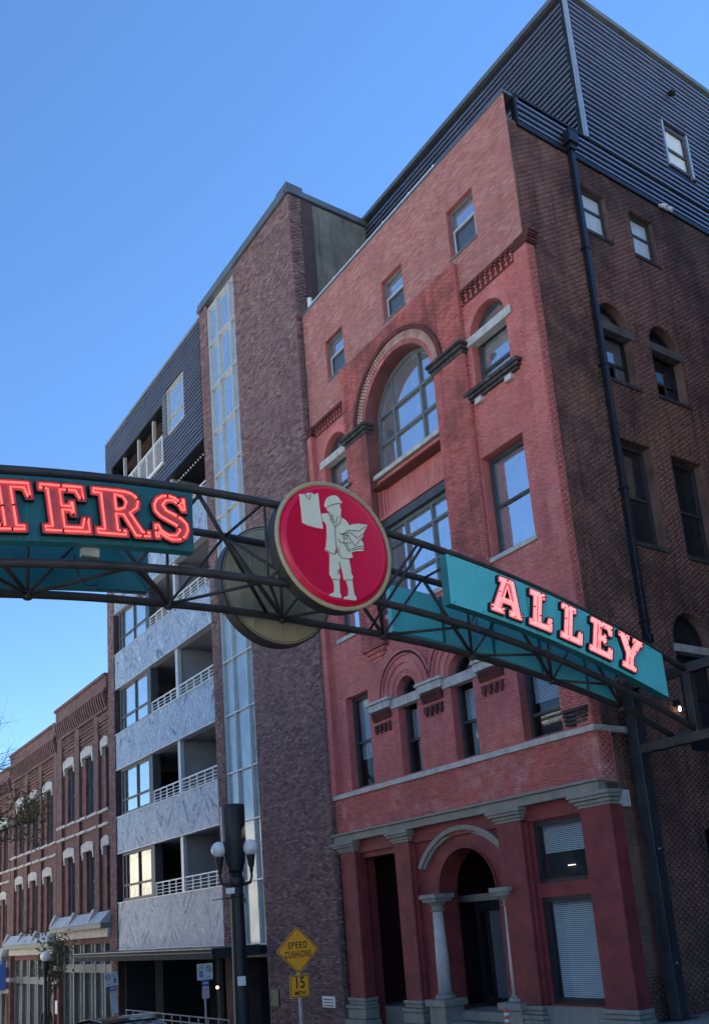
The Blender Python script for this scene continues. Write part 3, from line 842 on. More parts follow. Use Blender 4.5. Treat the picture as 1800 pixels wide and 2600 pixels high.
for k_, o_ in enumerate(sw_arch):
    window(RB, SF, o_, -0.24, g_black if k_ else g_dim, m_frame_black, fw=0.10, fd=0.10, mull=((o_.c + 0.1, o_.v0, 13.5),), trans=(13.5, 14.36), sill=(o_.u0 - 0.05, o_.u1 + 0.08, 0.09, 0.05), sillmat=m_stone_dark, name='round_headed_window')
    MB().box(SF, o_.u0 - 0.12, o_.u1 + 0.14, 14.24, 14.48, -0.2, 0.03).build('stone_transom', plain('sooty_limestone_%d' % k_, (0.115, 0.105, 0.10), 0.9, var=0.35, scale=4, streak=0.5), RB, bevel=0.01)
    MB().box(SF, o_.c - 0.40, o_.c + 0.08, 12.95, 13.42, -0.31, -0.295).build('window_board', m_board, RB)
for o_ in sw_r3:
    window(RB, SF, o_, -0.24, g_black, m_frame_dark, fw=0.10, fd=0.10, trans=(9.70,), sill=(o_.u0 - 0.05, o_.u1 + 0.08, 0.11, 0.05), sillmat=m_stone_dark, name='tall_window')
for o_ in sw_r4:
    window(RB, SF, o_, -0.24, g_black, m_frame_black, fw=0.10, fd=0.10, trans=(4.6, 5.75), name='round_headed_window')
    MB().box(SF, o_.u0 - 0.05, o_.u1 + 0.1, 5.66, 5.86, -0.2, 0.03).build('stone_transom', m_stone_pale, RB, bevel=0.01)
window(RB, SF, sw_low[0], -0.24, g_black, m_frame_black, fw=0.10, fd=0.10, trans=(0.1,), name='tall_window')
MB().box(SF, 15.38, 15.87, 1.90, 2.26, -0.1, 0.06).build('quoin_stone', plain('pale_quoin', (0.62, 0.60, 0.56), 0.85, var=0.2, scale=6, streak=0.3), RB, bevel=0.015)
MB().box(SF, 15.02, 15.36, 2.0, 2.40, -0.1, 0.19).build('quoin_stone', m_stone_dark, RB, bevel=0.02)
MB().box(SF, 15.10, 15.62, -3.6, -2.2, -0.1, 0.10).build('quoin_stone', m_stone_grey, RB, bevel=0.015)
# rainwater pipe
dp = MB(); dp.box(SF, 17.02, 17.40, 19.62, 19.98, 0.02, 0.30); dp.box(SF, 17.10, 17.32, 19.45, 19.62, 0.05, 0.24)
dp = dp.build('rainwater_head', m_dark_pipe, RB, bevel=0.02)
pp_ = MB(); pp_.box(SF, 17.155, 17.305, 5.9, 19.45, 0.04, 0.19); pp_.box(SF, 17.155, 17.305, 5.7, 5.9, -0.05, 0.24); pp_ = pp_.build('downpipe', m_dark_pipe, RB, bevel=0.02)
for z in (6.2, 9.6, 13.0, 16.4):
    MB().box(SF, 17.12, 17.34, z, z + 0.05, 0.0, 0.20).build('pipe_bracket', m_dark_pipe, pp_)

# ---- penthouse clad in ribbed metal, set back from the front
PF = Frame((0, 18.15, 0), (1, 0, 0), (0, -1, 0))
ph_win = Open(21.92, 23.03, 21.40, 22.88)
ph = MB()
ph.tess(SF, [[(15.36, 19.5), (44.0, 19.5), (44.0, 25.62), (18.15, 25.62), (18.15, 20.40), (15.36, 20.40)], list(reversed(ph_win.loop()))], -0.02)
ph.reveal(SF, ph_win.loop(), -0.4, -0.02)
ph.quad(PF.p(-23.3, 20.0, -0.02), PF.p(-12.88, 20.0, -0.02), PF.p(-12.88, 25.62, -0.02), PF.p(-23.3, 25.62, -0.02))
ph.quad(PF.p(-23.3, 25.6, -0.02), PF.p(-12.88, 25.6, -0.02), PF.p(-12.88, 25.6, -25.8), PF.p(-23.3, 25.6, -25.8))
ph.quad(PF.p(-23.3, 20.0, -12), PF.p(-23.3, 20.0, 0), PF.p(-23.3, 25.6, 0), PF.p(-23.3, 25.6, -12))
PH = ph.build('penthouse', m_metal_back, RB)
def slat_mesh(name, fr, u0, u1):
    """one rib of the cladding, trapezoid in section"""
    g = MB(); d = 0.065
    a = [(0.0, 0.0), (0.004, d), (0.066, d), (0.088, 0.0)]
    k = []
    for u in (u0, u1):
        k.append([fr.p(u, z, w_) for z, w_ in a])
    for i in range(3):
        g.quad(k[0][i], k[1][i], k[1][i + 1], k[0][i + 1])
    g.f.append((len(g.v), len(g.v) + 1, len(g.v) + 2, len(g.v) + 3)); g.v += list(reversed(k[0]))
    g.f.append((len(g.v), len(g.v) + 1, len(g.v) + 2, len(g.v) + 3)); g.v += k[1]
    me = bpy.data.meshes.new(name); me.from_pydata([tuple(p) for p in g.v], [], g.f); me.materials.append(m_metal_slat)
    return me
PIT = 0.186
def slats(fr, u0, u1, z0, z1, parent, cut=None, w=0.0):
    cache = {}
    n = int((z1 - z0) / PIT)
    for i in range(n):
        z = z0 + i * PIT
        segs = [(u0, u1)]
        for c in (cut or []):
            if z + 0.13 > c[2] and z < c[3]:
                segs = [s for a, b in segs for s in ((a, min(b, c[0])), (max(a, c[1]), b)) if s[1] - s[0] > 0.02]
        for sgm in segs:
            if sgm not in cache: cache[sgm] = slat_mesh('cladding_rib', fr, *sgm)
            o = bpy.data.objects.new('cladding_rib', cache[sgm]); SC.collection.objects.link(o); o.parent = parent
            o.location = Vector((0, 0, z + random.uniform(-0.006, 0.006))) + fr.n * (w + random.uniform(-0.006, 0.004))
slats(SF, 18.22, 43.5, 20.44, 25.5, PH, [(21.80, 23.15, 21.30, 22.98)])
slats(SF, 15.40, 43.5, 19.62, 20.37, PH)
slats(PF, -23.2, -12.98, 20.35, 25.5, PH)
MB().box(SF, 15.34, 43.5, 19.42, 19.56, -0.1, 0.07).build('base_flashing', m_metal_back, PH)
MB().box(SF, 15.36, 18.2, 20.38, 20.44, -0.3, 0.06).build('parapet_flashing', m_metal_back, PH)
MB().box(SF, 18.12, 18.18, 20.45, 25.60, -0.06, 0.075).build('corner_trim', m_trim, PH)
MB().box(PF, -13.03, -12.94, 20.45, 25.60, -0.02, 0.065).build('corner_trim', m_metal_back, PH)
MB().box(SF, 18.05, 44.0, 25.56, 25.72, -0.2, 0.10).build('eaves_trim', plain('verdigris_trim', (0.17, 0.20, 0.19), 0.5, 0.4, var=0.3, scale=2), PH)
MB().box(PF, -23.3, -12.78, 25.56, 25.72, -0.2, 0.12).build('eaves_trim', m_coping, PH)
MB().box(SF, 15.32, 15.40, 19.56, 20.42, -0.1, 0.06).build('corner_trim', m_metal_back, PH)
window(RB, SF, ph_win, 0.02, g_pale, m_frame_dark, fw=0.10, fd=0.12, trans=(22.05,), name='penthouse_window')
MB().box(SF, 21.84, 21.93, 21.33, 22.95, -0.03, 0.08).build('window_trim', m_trim, PH)
MB().box(SF, 23.03, 23.12, 21.33, 22.95, -0.03, 0.08).build('window_trim', m_trim, PH)
vt = MB(); vt.tube([SF.p(22.6, 24.30, -0.02), SF.p(22.6, 24.30, 0.16), SF.p(22.6, 24.18, 0.20)], 0.07, 10); vt.build('vent_pipe', m_metal_back, PH)
# twin floodlight on the side wall
fl = MB()
fl.box(SF, 20.88, 21.30, 19.42, 19.48, 0.0, 0.06)
for u in (20.95, 21.20):
    fl.tube([SF.p(u, 19.45, 0.05), SF.p(u, 19.36, 0.16), SF.p(u + 0.05, 19.27, 0.26)], [0.035, 0.06, 0.075], 10)
tag(fl.build('floodlight', m_white_paint), 'small white twin floodlight high on the brown side wall under the penthouse', 'floodlight')
# white safety rail along the parapet
RL = thing('roof_railing', 'low white pipe railing along the red brick parapet', 'railing', (-19.5, 15.3, 20.38))
rp = [(-22.55, 20.62), (-21.1, 20.62), (-19.7, 20.62), (-18.3, 20.62), (-17.0, 20.62), (-15.85, 20.62)]
RFr = Frame((0, 15.12, 0), (1, 0, 0), (0, -1, 0))
for i, (x, z) in enumerate(rp):
    g = MB(); g.tube([RFr.p(x, 20.36, 0), RFr.p(x, z, 0)], 0.035, 8); g.build('post', m_white_paint, RL)
    if i: MB().tube([RFr.p(rp[i - 1][0], z - 0.03, 0), RFr.p(x, z - 0.03, 0)], 0.022, 8).build('rail', m_white_paint, RL)
g = MB(); g.tube([Vector((-22.75, 15.2, 20.3)), Vector((-22.75, 15.2, 20.95))], 0.09, 10)
tag(g.build('vent_pipe', m_white_paint), 'short white vent pipe on the roof where red brick meets the purple tower', 'pipe')

# ------------------------------------------------------------------ balcony building with brick stair tower
LB = thing('balcony_building', 'marble and purple brick building with open balconies and a tall glass strip', 'building', (-32.5, 14.76, -4.0))
# brick tower, right part and the pier left of the glass strip
TW = MB(); TW.box(TF, -27.42, -23.0, -4.5, 25.30, -1.0, 0.0); TW = TW.build('brick_tower', m_mortar_tower, LB)
brick_mesh('tower_brick_courses', brick_rects(-27.42, -23.0, -4.5, 25.28, (), 71, 0.004), TF, 0.0, m_brick_tower, TW, proud=0.007)
TSF = Frame((-23.0, 0, 0), (0, 1, 0), (1, 0, 0))
brick_mesh('tower_return_courses', brick_rects(14.765, 15.28, 20.2, 25.28, (), 72, 0.004), TSF, 0.0, m_brick_tower, TW, proud=0.007)
brick_mesh('tower_return_courses', brick_rects(14.765, 14.995, -4.0, 20.2, (), 73, 0.004), TSF, 0.0, m_brick_tower, TW, proud=0.007)
for a, b, nm in ((-30.58, -29.86, 'brick_pier'), (-42.42, -41.55, 'brick_pier')):
    zt = 25.28 if a > -40 else 19.6
    pr = MB(); pr.box(TF, a, b, -6.0, zt, -1.0, 0.0); pr = pr.build(nm, m_mortar_tower, LB)
    brick_mesh('brick_courses', brick_rects(a, b, -1.0 if a > -40 else -5.0, zt, (), int(-a), 0.004), TF, 0.0, m_brick_tower, pr, proud=0.007)
# concrete flank wall behind the tower, over the red roof
MB().box(TSF, 15.29, 24.0, 19.0, 25.30, -0.6, -0.04).build('concrete_flank', m_concrete, LB)
cp_ = MB(); cp_.box(TSF, 14.70, 24.0, 25.34, 25.50, -0.7, 0.06); cp_.box(TSF, 14.68, 15.36, 25.50, 25.74, -0.7, 0.05); cp_.box(TSF, 15.36, 24.0, 25.50, 25.62, -0.7, 0.02)
cp_.build('coping', m_coping, LB)
cp_ = MB(); cp_.box(TF, -30.62, -23.1, 25.30, 25.48, -0.5, 0.10); cp_.box(TF, -30.62, -23.1, 25.48, 25.72, -0.5, 0.05); cp_.build('coping', m_coping, LB)
# core of the building behind everything
core = MB(); core.box(TF, -42.2, -23.2, -6.0, 25.0, -14.0, -4.2); core.build('building_core', m_room_dark, LB)
# glass strip of the stair
GL = MB()
us = [-29.86, -29.02, -27.92, -27.42]
for u in us:
    GL.box(TF, u - 0.022 if u > -29.8 else u, u + 0.022 if u < -27.5 else u, -0.56, 25.05, -0.22, -0.02)
bars_ = [-0.56, 1.57, 3.65, 5.5, 7.65, 9.72, 11.7, 13.7, 15.62, 17.42, 19.35, 21.32, 23.33, 25.05]
for i, z in enumerate(bars_):
    GL.box(TF, -29.86, -27.42, z - 0.025, z + 0.025, -0.20, -0.03)
GL = GL.build('glass_strip_frame', m_frame_white, LB)
for i, (a, b) in enumerate(zip(bars_[:-1], bars_[1:])):
    for c, d in zip(us[:-1], us[1:]):
        g = MB(); t = random.uniform(-0.012, 0.012); t2 = random.uniform(-0.01, 0.01)
        g.hexa([TF.p(c, a, -0.16), TF.p(d, a, -0.16), TF.p(d, b, -0.16), TF.p(c, b, -0.16),
                TF.p(c, a, -0.13), TF.p(d, a, -0.13 + t), TF.p(d, b, -0.13 + t + t2), TF.p(c, b, -0.13 + t2)])
        g.build('pane', g_frost if i < 6 else g_sky2, GL)
MB().box(TF, -29.8, -27.45, -0.6, 25.0, -0.6, -0.3).build('stair_void', m_room, LB)
MB().box(TF, -29.86, -27.42, -6.0, -1.0, -2.6, -2.5).build('passage_back_wall', m_room_dark, LB)
MB().box(TF, -31.8, -27.42, -0.98, -0.60, -0.6, -0.02).build('passage_lintel', m_metal_back, LB)

# marble spandrels, one slab at a time, book-matched
panels = [(-0.53, 1.54), (3.79, 5.45), (7.70, 9.40), (11.65, 13.36), (15.50, 17.25)]
pk = 0
for z0, z1 in panels:
    sp_ = MB(); sp_.box(TF, -41.55, -30.58, z0 + 0.02, z1 - 0.02, -0.35, -0.10); sp_ = sp_.build('spandrel', m_room, LB)
    nsl = 9; wd = (41.55 - 30.58) / nsl
    g = MB(); q = Frame((0, 0, 0), (1, 0, 0), (0, -1, 0)); g.box(q, -wd / 2 + 0.004, wd / 2 - 0.004, -(z1 - z0) / 2 + 0.004, (z1 - z0) / 2 - 0.004, -0.02, 0.02)
    me = bpy.data.meshes.new('marble_slab'); me.from_pydata([tuple(p) for p in g.v], [], g.f); me.materials.append(m_marble)
    for i in range(nsl):
        o = bpy.data.objects.new('marble_slab', me); SC.collection.objects.link(o); o.parent = sp_
        o.location = TF.p(-41.55 + wd * (i + 0.5), (z0 + z1) / 2, -0.06 + random.uniform(-0.003, 0.003))
        o.scale = (1 if (i + pk) % 2 else -1, 1, 1)
    pk += 1
    e = MB(); e.box(TF, -41.55, -30.58, z0 - 0.03, z0 + 0.01, -0.35, -0.01); e.build('spandrel_drip', m_frame_white, sp_)
    e = MB(); e.box(TF, -41.55, -30.58, z1 - 0.01, z1 + 0.03, -0.35, 0.0); e.build('spandrel_cap', m_frame_white, sp_)
# floors: slab, ceiling, balcony cheeks, back wall, windows, railings
openz = [(1.57, 3.76), (5.48, 7.67), (9.43, 11.62), (13.39, 15.47), (17.28, 19.5)]
for k_, (z0, z1) in enumerate(openz):
    fl_ = MB()
    fl_.box(TF, -41.55, -30.58, z0 - 0.25, z0 - 0.03, -4.2, -0.36); fl_.box(TF, -41.55, -30.58, z1 + 0.04, z1 + 0.2, -4.2, -0.36)
    fl_.build('floor_slab', m_room, LB)
    MB().box(TF, -37.3, -30.6, z0 - 0.03, z1 + 0.05, -2.9, -2.8).build('balcony_back_wall', m_room if k_ != 1 else m_room_dark, LB)
    MB().box(TF, -30.75, -30.58, z0 - 0.03, z1 + 0.05, -2.8, -0.36).build('balcony_cheek', m_room, LB)
    MB().box(TF, -34.42, -34.30, z0 - 0.02, z1 + 0.04, -2.8, -0.30).build('balcony_divider', m_room, LB)
    MB().box(TF, -34.44, -34.20, z0 - 0.02, z1 + 0.03, -0.29, -0.12).build('balcony_column', m_frame_white, LB)
    dg = MB(); dg.box(TF, -36.9, -35.0, z0, z0 + 1.95, -2.8, -2.74); dg = dg.build('balcony_door', m_frame_black, LB)
    MB().box(TF, -36.8, -35.1, z0 + 0.08, z0 + 1.88, -2.738, -2.72).build('pane', g_black, dg)
    dg = MB(); dg.box(TF, -33.7, -31.2, z0, z0 + 1.95, -2.8, -2.74); dg = dg.build('balcony_door', m_frame_black, LB)
    MB().box(TF, -33.6, -32.5, z0 + 0.08, z0 + 1.88, -2.738, -2.72).build('pane', g_black, dg)
    window(LB, TF, Open(-41.2, -37.62, z0 + 0.02, z1 - 0.0), -0.16, g_sky2 if k_ else mirror_glass('warm_reflection_glass', (0.42, 0.41, 0.35), 0.8, 0.06, 0.16, 1.4), m_frame_dark, fw=0.12, fd=0.12,  # lowest window's glass is tinted to imitate a warm reflected facade
           mull=((-40.72, z0, z1), (-39.22, z0, z1)), trans=(z0 + 0.72,), name='balcony_floor_window')
    MB().box(TF, -37.62, -37.25, z0 - 0.02, z1 + 0.03, -0.5, -0.14).build('window_mullion_pier', m_frame_dark, LB)
    for a, b in ((-37.2, -34.44), (-34.2, -30.6)):
        n = 4 if b < -32 else 5
        r_ = MB()
        for i in range(n + 1):
            u = a + (b - a) * i / n
            r_.box(TF, u - 0.025, u + 0.025, z0 + 0.03, z0 + 0.56, -0.2, -0.15)
        r_.box(TF, a, b, z0 + 0.53, z0 + 0.58, -0.205, -0.145)
        r_ = r_.build('balcony_railing', m_white_paint, LB)
        for z in (0.12, 0.25, 0.38):
            MB().box(TF, a, b, z0 + z, z0 + z + 0.022, -0.185, -0.165).build('rail', m_white_paint, r_)

# top floor clad in ribbed metal
oc = (-41.45, -34.72, 20.35, 23.40)
ow = (-34.14, -32.36, 21.46, 23.66)
OH = MB()
OH.tess(TF, [rect(-42.32, 19.52, -30.6, 25.10), [(oc[0], oc[2]), (oc[0], oc[3]), (oc[1], oc[3]), (oc[1], oc[2])], [(ow[0], ow[2]), (ow[0], ow[3]), (ow[1], ow[3]), (ow[1], ow[2])]], -0.03)
OH.reveal(TF, rect(oc[0], oc[2], oc[1], oc[3]), -0.5, -0.03); OH.reveal(TF, rect(ow[0], ow[2], ow[1], ow[3]), -0.3, -0.03)
OH.quad(TF.p(-42.32, 19.52, -0.03), TF.p(-42.32, 19.52, -8), TF.p(-42.32, 25.1, -8), TF.p(-42.32, 25.1, -0.03))
OH.quad(TF.p(-42.32, 25.1, -0.03), TF.p(-30.6, 25.1, -0.03), TF.p(-30.6, 25.1, -8), TF.p(-42.32, 25.1, -8))
OH.quad(TF.p(-42.32, 19.52, -0.03), TF.p(-42.32, 19.52, -3), TF.p(-30.6, 19.52, -3), TF.p(-30.6, 19.52, -0.03))
OH = OH.build('metal_top_floor', m_metal_back, LB)
slats(TF, -42.3, -30.62, 19.56, 25.0, OH, [oc, ow], w=-0.03)
MB().box(TF, -42.36, -30.6, 25.04, 25.16, -0.3, 0.06).build('eaves_trim', m_trim, OH)
MB().box(TF, -42.36, -42.28, 19.5, 25.1, -0.1, 0.04).build('corner_trim', m_trim, OH)
MB().box(TF, -42.36, -30.6, 19.44, 19.55, -0.3, 0.05).build('base_flashing', m_metal_back, OH)
bx_ = MB(); bx_.box(TF, -41.5, -34.7, 20.30, 23.5, -2.2, -2.1); bx_.box(TF, -34.78, -34.70, 20.3, 23.5, -2.1, -0.45); bx_.box(TF, -41.5, -34.7, 23.42, 23.5, -2.1, -0.45); bx_.build('loggia_lining', m_wood, LB)
for u in (-40.15, -38.22, -36.32):
    MB().box(TF, u - 0.07, u + 0.07, 20.35, 23.40, -0.30, -0.16).build('loggia_post', m_frame_cream, LB)
g = MB()
for i in range(8):
    u = -41.4 + i * 0.952
    g.box(TF, u - 0.03, u + 0.03, 20.45, 21.75, 0.02, 0.07)
g.box(TF, -41.45, -34.70, 21.70, 21.77, 0.01, 0.08); g.box(TF, -41.45, -34.70, 20.38, 20.50, 0.0, 0.09)
g = g.build('loggia_railing', m_white_paint, LB)
for i in range(9):
    z = 20.58 + i * 0.125
    MB().box(TF, -41.4, -34.75, z, z + 0.028, 0.035, 0.055).build('rail', m_white_paint, g)
window(LB, TF, Open(ow[0], ow[1], ow[2], ow[3]), 0.03, g_sky2, m_frame_cream, fw=0.07, fd=0.12, trans=(22.18,), name='top_floor_window')
lv = MB()
for i in range(12):
    lv.box(TF, -34.62, -34.22, 21.5 + i * 0.18, 21.62 + i * 0.18, -0.02, 0.05)
lv.build('louvre', m_frame_grey, LB)
# strings of small bulbs hanging under the soffit
for i in range(14):
    u = -34.2 + i * 0.25
    g = MB(); g.lathe(TF.p(u, 19.30, -0.35), [(0.01, -0.05), (0.035, -0.02), (0.035, 0.02), (0.012, 0.06)], 8)
    g.build('festoon_bulb', m_blind, LB)
# street-level canopy and dark entrance
CF = Frame((0, 13.0, 0), (1, 0, 0), (0, -1, 0))
cn = MB(); cn.box(CF, -42.3, -27.85, -0.89, -0.575, -1.75, 0.0); m_canopy = plain('black_canopy_metal', (0.022, 0.027, 0.034), 0.85, 0.0, var=0.3, scale=2)
cn = cn.build('canopy', m_canopy, LB)
MB().box(CF, -42.32, -27.83, -0.70, -0.66, 0.0, 0.03).build('canopy_moulding', m_metal_back, cn)
MB().box(CF, -42.34, -27.81, -0.58, -0.55, -1.7, 0.04).build('canopy_edge', m_coping, cn)
en = MB(); en.box(TF, -41.55, -30.0, -6.0, -0.98, -5.2, -5.0); en.box(TF, -41.55, -41.35, -6.0, -0.98, -5.0, -0.3); en.box(TF, -30.1, -29.9, -6, -0.98, -5, -0.3); en.box(TF, -41.55, -29.9, -0.6, -0.5, -5, -0.3)
en.build('entrance_walls', m_room_dark, LB)
MB().box(TF, -41.35, -30.1, -6.0, -4.2, -5.0, -0.3).build('entrance_floor', m_walk, LB)
for a, b in ((-39.7, -38.8), (-33.2, -32.9)):
    MB().box(TF, a, b, -6.0, -0.62, -1.5, -1.0).build('entrance_column', plain('dark_blue_column_%d' % int(-a), (0.018, 0.022, 0.028), 0.9, var=0.2, spec=0.1), LB)
ent = MB()
for u in (-37.9, -36.2, -34.6, -33.4, -31.4, -30.2):
    ent.box(TF, u - 0.04, u + 0.04, -5.2, -0.62, -3.1, -3.0)
ent.box(TF, -37.9, -30.2, -2.3, -2.2, -3.1, -3.0)
ent = ent.build('entrance_screen', m_frame_black, LB)
for a, b in ((-37.86, -36.24), (-36.16, -34.64), (-34.56, -33.44), (-33.36, -31.44), (-31.36, -30.24)):
    for z0, z1 in ((-5.2, -2.32), (-2.2, -0.65)):
        MB().box(TF, a, b, z0, z1, -3.07, -3.04).build('pane', g_dim, ent)
for (x, z, s_) in ((-34.9, -1.45, 0.16),):
    g = MB(); g.lathe(TF.p(x - 1.9, z - 0.9, -2.6), [(0.015, -0.05), (0.05, -0.025), (0.05, 0.025), (0.015, 0.05)], 12); g.build('lobby_lamp', emit('lobby_lamp_glow', (1.0, 0.85, 0.6), 4.0), LB)

# ramp railing in front of the entrance
RR = thing('ramp_railing', 'low grey metal railing beside the dark entrance under the canopy', 'railing', (-32, 13.2, -4.0))
QF = Frame((0, 13.2, 0), (1, 0, 0), (0, -1, 0))
m_rail_grey = plain('grey_galvanised', (0.30, 0.31, 0.32), 0.5, 0.4, var=0.2, scale=4)
for z in (-2.76, -2.97, -3.18, -3.39):
    MB().tube([QF.p(-36.4, z), QF.p(-27.2, z)], 0.025, 6).build('rail', m_rail_grey, RR)
for i in range(13):
    u = -36.3 + i * 0.755
    MB().tube([QF.p(u, gz(u)), QF.p(u, -2.76)], 0.025, 6).build('post', m_rail_grey, RR)

# ------------------------------------------------------------------ row of old brown brick shop houses, stepping down the hill
def brown_house(xr):
    B = thing('brown_brick_shophouse', 'x', 'building', (-46.7, 14.76, -4.7), 'brown brick shophouses stepping down the street')
    fr = TF
    bays = [(-50.05, -47.70), (-47.02, -44.58), (-43.97, min(-41.62, xr))]
    ops = []
    for a, b in bays:
        c = (a + b) / 2 + 0.15
        l_, r_ = c - 0.72, c + 0.66
        if b > -43 and xr < -42: l_, r_ = -43.30, -42.52
        ops += [Open(l_, r_, 6.12, 9.22), Open(l_, r_, 1.35, 4.38)]
    W_ = wall('brick_front', fr, -50.9, xr, -0.2, 12.15, ops, -0.14, 0.42, m_brown_wall, B)
    for a, b in ((-50.9, -50.05), (-47.70, -47.02), (-44.58, -43.97)) + (((-41.55, -40.88),) if xr > -42 else ()):
        pr = MB(); pr.box(fr, a, b, 1.3, 10.95, -0.2, 0.02); pr.build('pilaster', m_brown_wall, B)
    for a, b in bays:
        hp = MB()
        for z, w_ in ((9.95, -0.06), (10.12, -0.04), (10.36, -0.05), (10.52, -0.02)):
            hp.box(fr, a, b, z, z + 0.09, -0.16, w_)
        for i in range(12):
            u = a + (b - a) * (i + 0.15) / 12
            hp.box(fr, u, u + 0.11, 10.62, 10.86, -0.16, 0.0)
        hp.build('brick_panel', m_brown_wall, B)
    cr = MB(); cr.box(fr, -50.92, xr, 10.95, 11.08, -0.3, 0.06); cr.box(fr, -50.92, xr, 11.86, 12.0, -0.3, 0.22); cr.box(fr, -50.92, xr, 12.0, 12.62, -0.3, 0.10); cr.box(fr, -50.96, xr, 12.62, 12.77, -0.4, 0.2)
    cr = cr.build('parapet', m_brown_wall, B)
    for i in range(30):
        u = -50.85 + i * 0.334
        if u > xr - 0.16: break
        g = MB(); g.prism(Frame((u, 14.76, 0), (0, -1, 0), (1, 0, 0)), [(0.0, 11.1), (0.05, 11.1), (0.20, 11.6), (0.20, 11.85), (0.0, 11.85)], 0.0, 0.15)
        g.build('corbel', m_brown_wall, cr)
    for o_ in ops:
        f_ = window(B, fr, o_, -0.40, g_dim, m_frame_grey, fw=0.10, fd=0.1, trans=((o_.v0 + o_.v1) / 2,), mull=(o_.c,), name='sash_window')
        h = MB()
        e2 = 0.26 if o_.u1 < xr - 0.3 else 0.06
        h.prism(fr, [(o_.u0 - 0.26, o_.v1 - 0.04), (o_.u0 - 0.26, o_.v1 + 0.30), (o_.u0 - 0.08, o_.v1 + 0.36), (o_.c, o_.v1 + 0.46), (o_.u1 + e2 * 0.4, o_.v1 + 0.36), (o_.u1 + e2, o_.v1 + 0.30), (o_.u1 + e2, o_.v1 - 0.04)], -0.2, 0.06)
        for u0, u1 in ((o_.u0 - 0.26, o_.u0 - 0.02), (o_.u1 + 0.02, o_.u1 + 0.26))[:2 if e2 > 0.2 else 1]:
            h.box(fr, u0, u1, o_.v1 - 0.18, o_.v1 - 0.042, -0.2, 0.05)
            h.box(fr, u0 + 0.04, u1 - 0.04, o_.v1 - 0.42, o_.v1 - 0.185, -0.2, 0.03)
        h.build('hood_mould', m_stone_pale, f_)
        fb = MB()
        fb.box(fr, o_.u0, o_.u0 + 0.10, o_.v0, o_.v1, -0.38, -0.30); fb.build('shutter', m_frame_grey, f_)
    for z in (5.98, 5.30):
        a = -50.95
        while a < xr - 0.05:
            e = min(a + 0.86, xr); dd = 0.06 if int((a + 51) / 0.86) % 2 else 0.0
            MB().box(fr, a, e, z, z + 0.13, -0.2, 0.05 + dd).build('string_course_stone', m_stone_pale, B); a = e
    sc = MB()
    sc.hexa([fr.p(-50.7, 0.74, 0.0), fr.p(xr, 0.74, 0.0), fr.p(xr, 1.27, 0.0), fr.p(-50.7, 1.27, 0.0), fr.p(-50.7, 0.74, 0.55), fr.p(xr, 0.74, 0.55), fr.p(xr, 1.27, 0.06), fr.p(-50.7, 1.27, 0.06)])
    sc = sc.build('shop_cornice', plain('pale_sheet_metal', (0.46, 0.50, 0.54), 0.45, 0.2, var=0.2, scale=1.5, streak=0.35), B)
    for u in (-50.6, -47.4, -44.3) + ((-41.2,) if xr > -42 else ()):
        g = MB(); g.hexa([fr.p(u - 0.16, 0.85, 0.0), fr.p(u + 0.16, 0.85, 0.0), fr.p(u + 0.16, 1.42, 0.0), fr.p(u - 0.16, 1.42, 0.0), fr.p(u - 0.16, 0.85, 0.50), fr.p(u + 0.16, 0.85, 0.50), fr.p(u + 0.16, 1.42, 0.22), fr.p(u - 0.16, 1.42, 0.22)])
        g.build('cornice_block', m_stone_pale, sc)
    MB().box(fr, -50.6, xr, 0.50, 0.73, -0.1, 0.50).build('gutter', plain('olive_gutter', (0.20, 0.22, 0.18), 0.6, var=0.2), sc)
    MB().box(fr, -50.5, xr, 0.10, 0.495, -0.1, 0.16).build('shop_fascia', m_stone_pale, B)
    for u in (-50.75,) + ((-40.95,) if xr > -42 else ()):
        pr = MB(); pr.box(fr, u - 0.40, u + 0.40, -7.0, 0.1, -0.3, 0.10); pr = pr.build('shop_pier', m_brown_wall, B)
        MB().box(fr, u - 0.44, u + 0.44, -1.45, -1.2, -0.3, 0.15).build('pier_band', m_stone_pale, pr)
    st = MB(); xs_ = (-50.2, -48.6, -46.9, -45.2, -43.5, -41.8, -41.3) if xr > -42 else (-50.2, -48.6, -46.9, -45.2, -43.8, -42.55)
    for u in xs_: st.box(fr, u - 0.10, u + 0.10, -7.0, 0.1, -0.5, -0.15)
    st.box(fr, -50.3, xr - 0.1, -1.55, -1.15, -0.48, -0.17); st.box(fr, -50.3, xr - 0.1, -6.9, -5.2, -0.48, -0.17)
    st = st.build('shopfront', m_frame_grey, B)
    for a, b in zip(xs_[:-1], xs_[1:]):
        MB().box(fr, (a + b) / 2 - 0.03, (a + b) / 2 + 0.03, -5.2, 0.05, -0.42, -0.26).build('glazing_bar', m_frame_cream, st)
        for z0, z1 in ((-5.2, -1.55), (-1.15, 0.08)):
            MB().box(fr, a + 0.1, b - 0.1, z0, z1, -0.36, -0.33).build('pane', g_dim, st)
    MB().box(fr, -50.9, xr, -7.0, 12.0, -10.0, -1.2).build('house_core', m_room_dark, B)
    MB().box(fr, -50.9, xr, 12.0, 12.2, -10.0, -0.2).build('roof', m_coping, B)
    return B
H1 = brown_house(-42.43)
H2 = brown_house(-40.85)
H1['label'] = 'brown brick shophouse next to the marble balcony building, highest of the row'
H3 = copy_tree(H2)
for k_, h, lab in ((1, H2, 'middle brown brick shophouse behind the small street tree, one step lower'), (2, H3, 'lowest brown brick shophouse at the left edge, with the blue awning')):
    h.location = H1.location + Vector((-10.08 * k_, 0, -0.67 * k_)); h['label'] = lab
# the uphill party wall end of the row is hidden by the balcony building

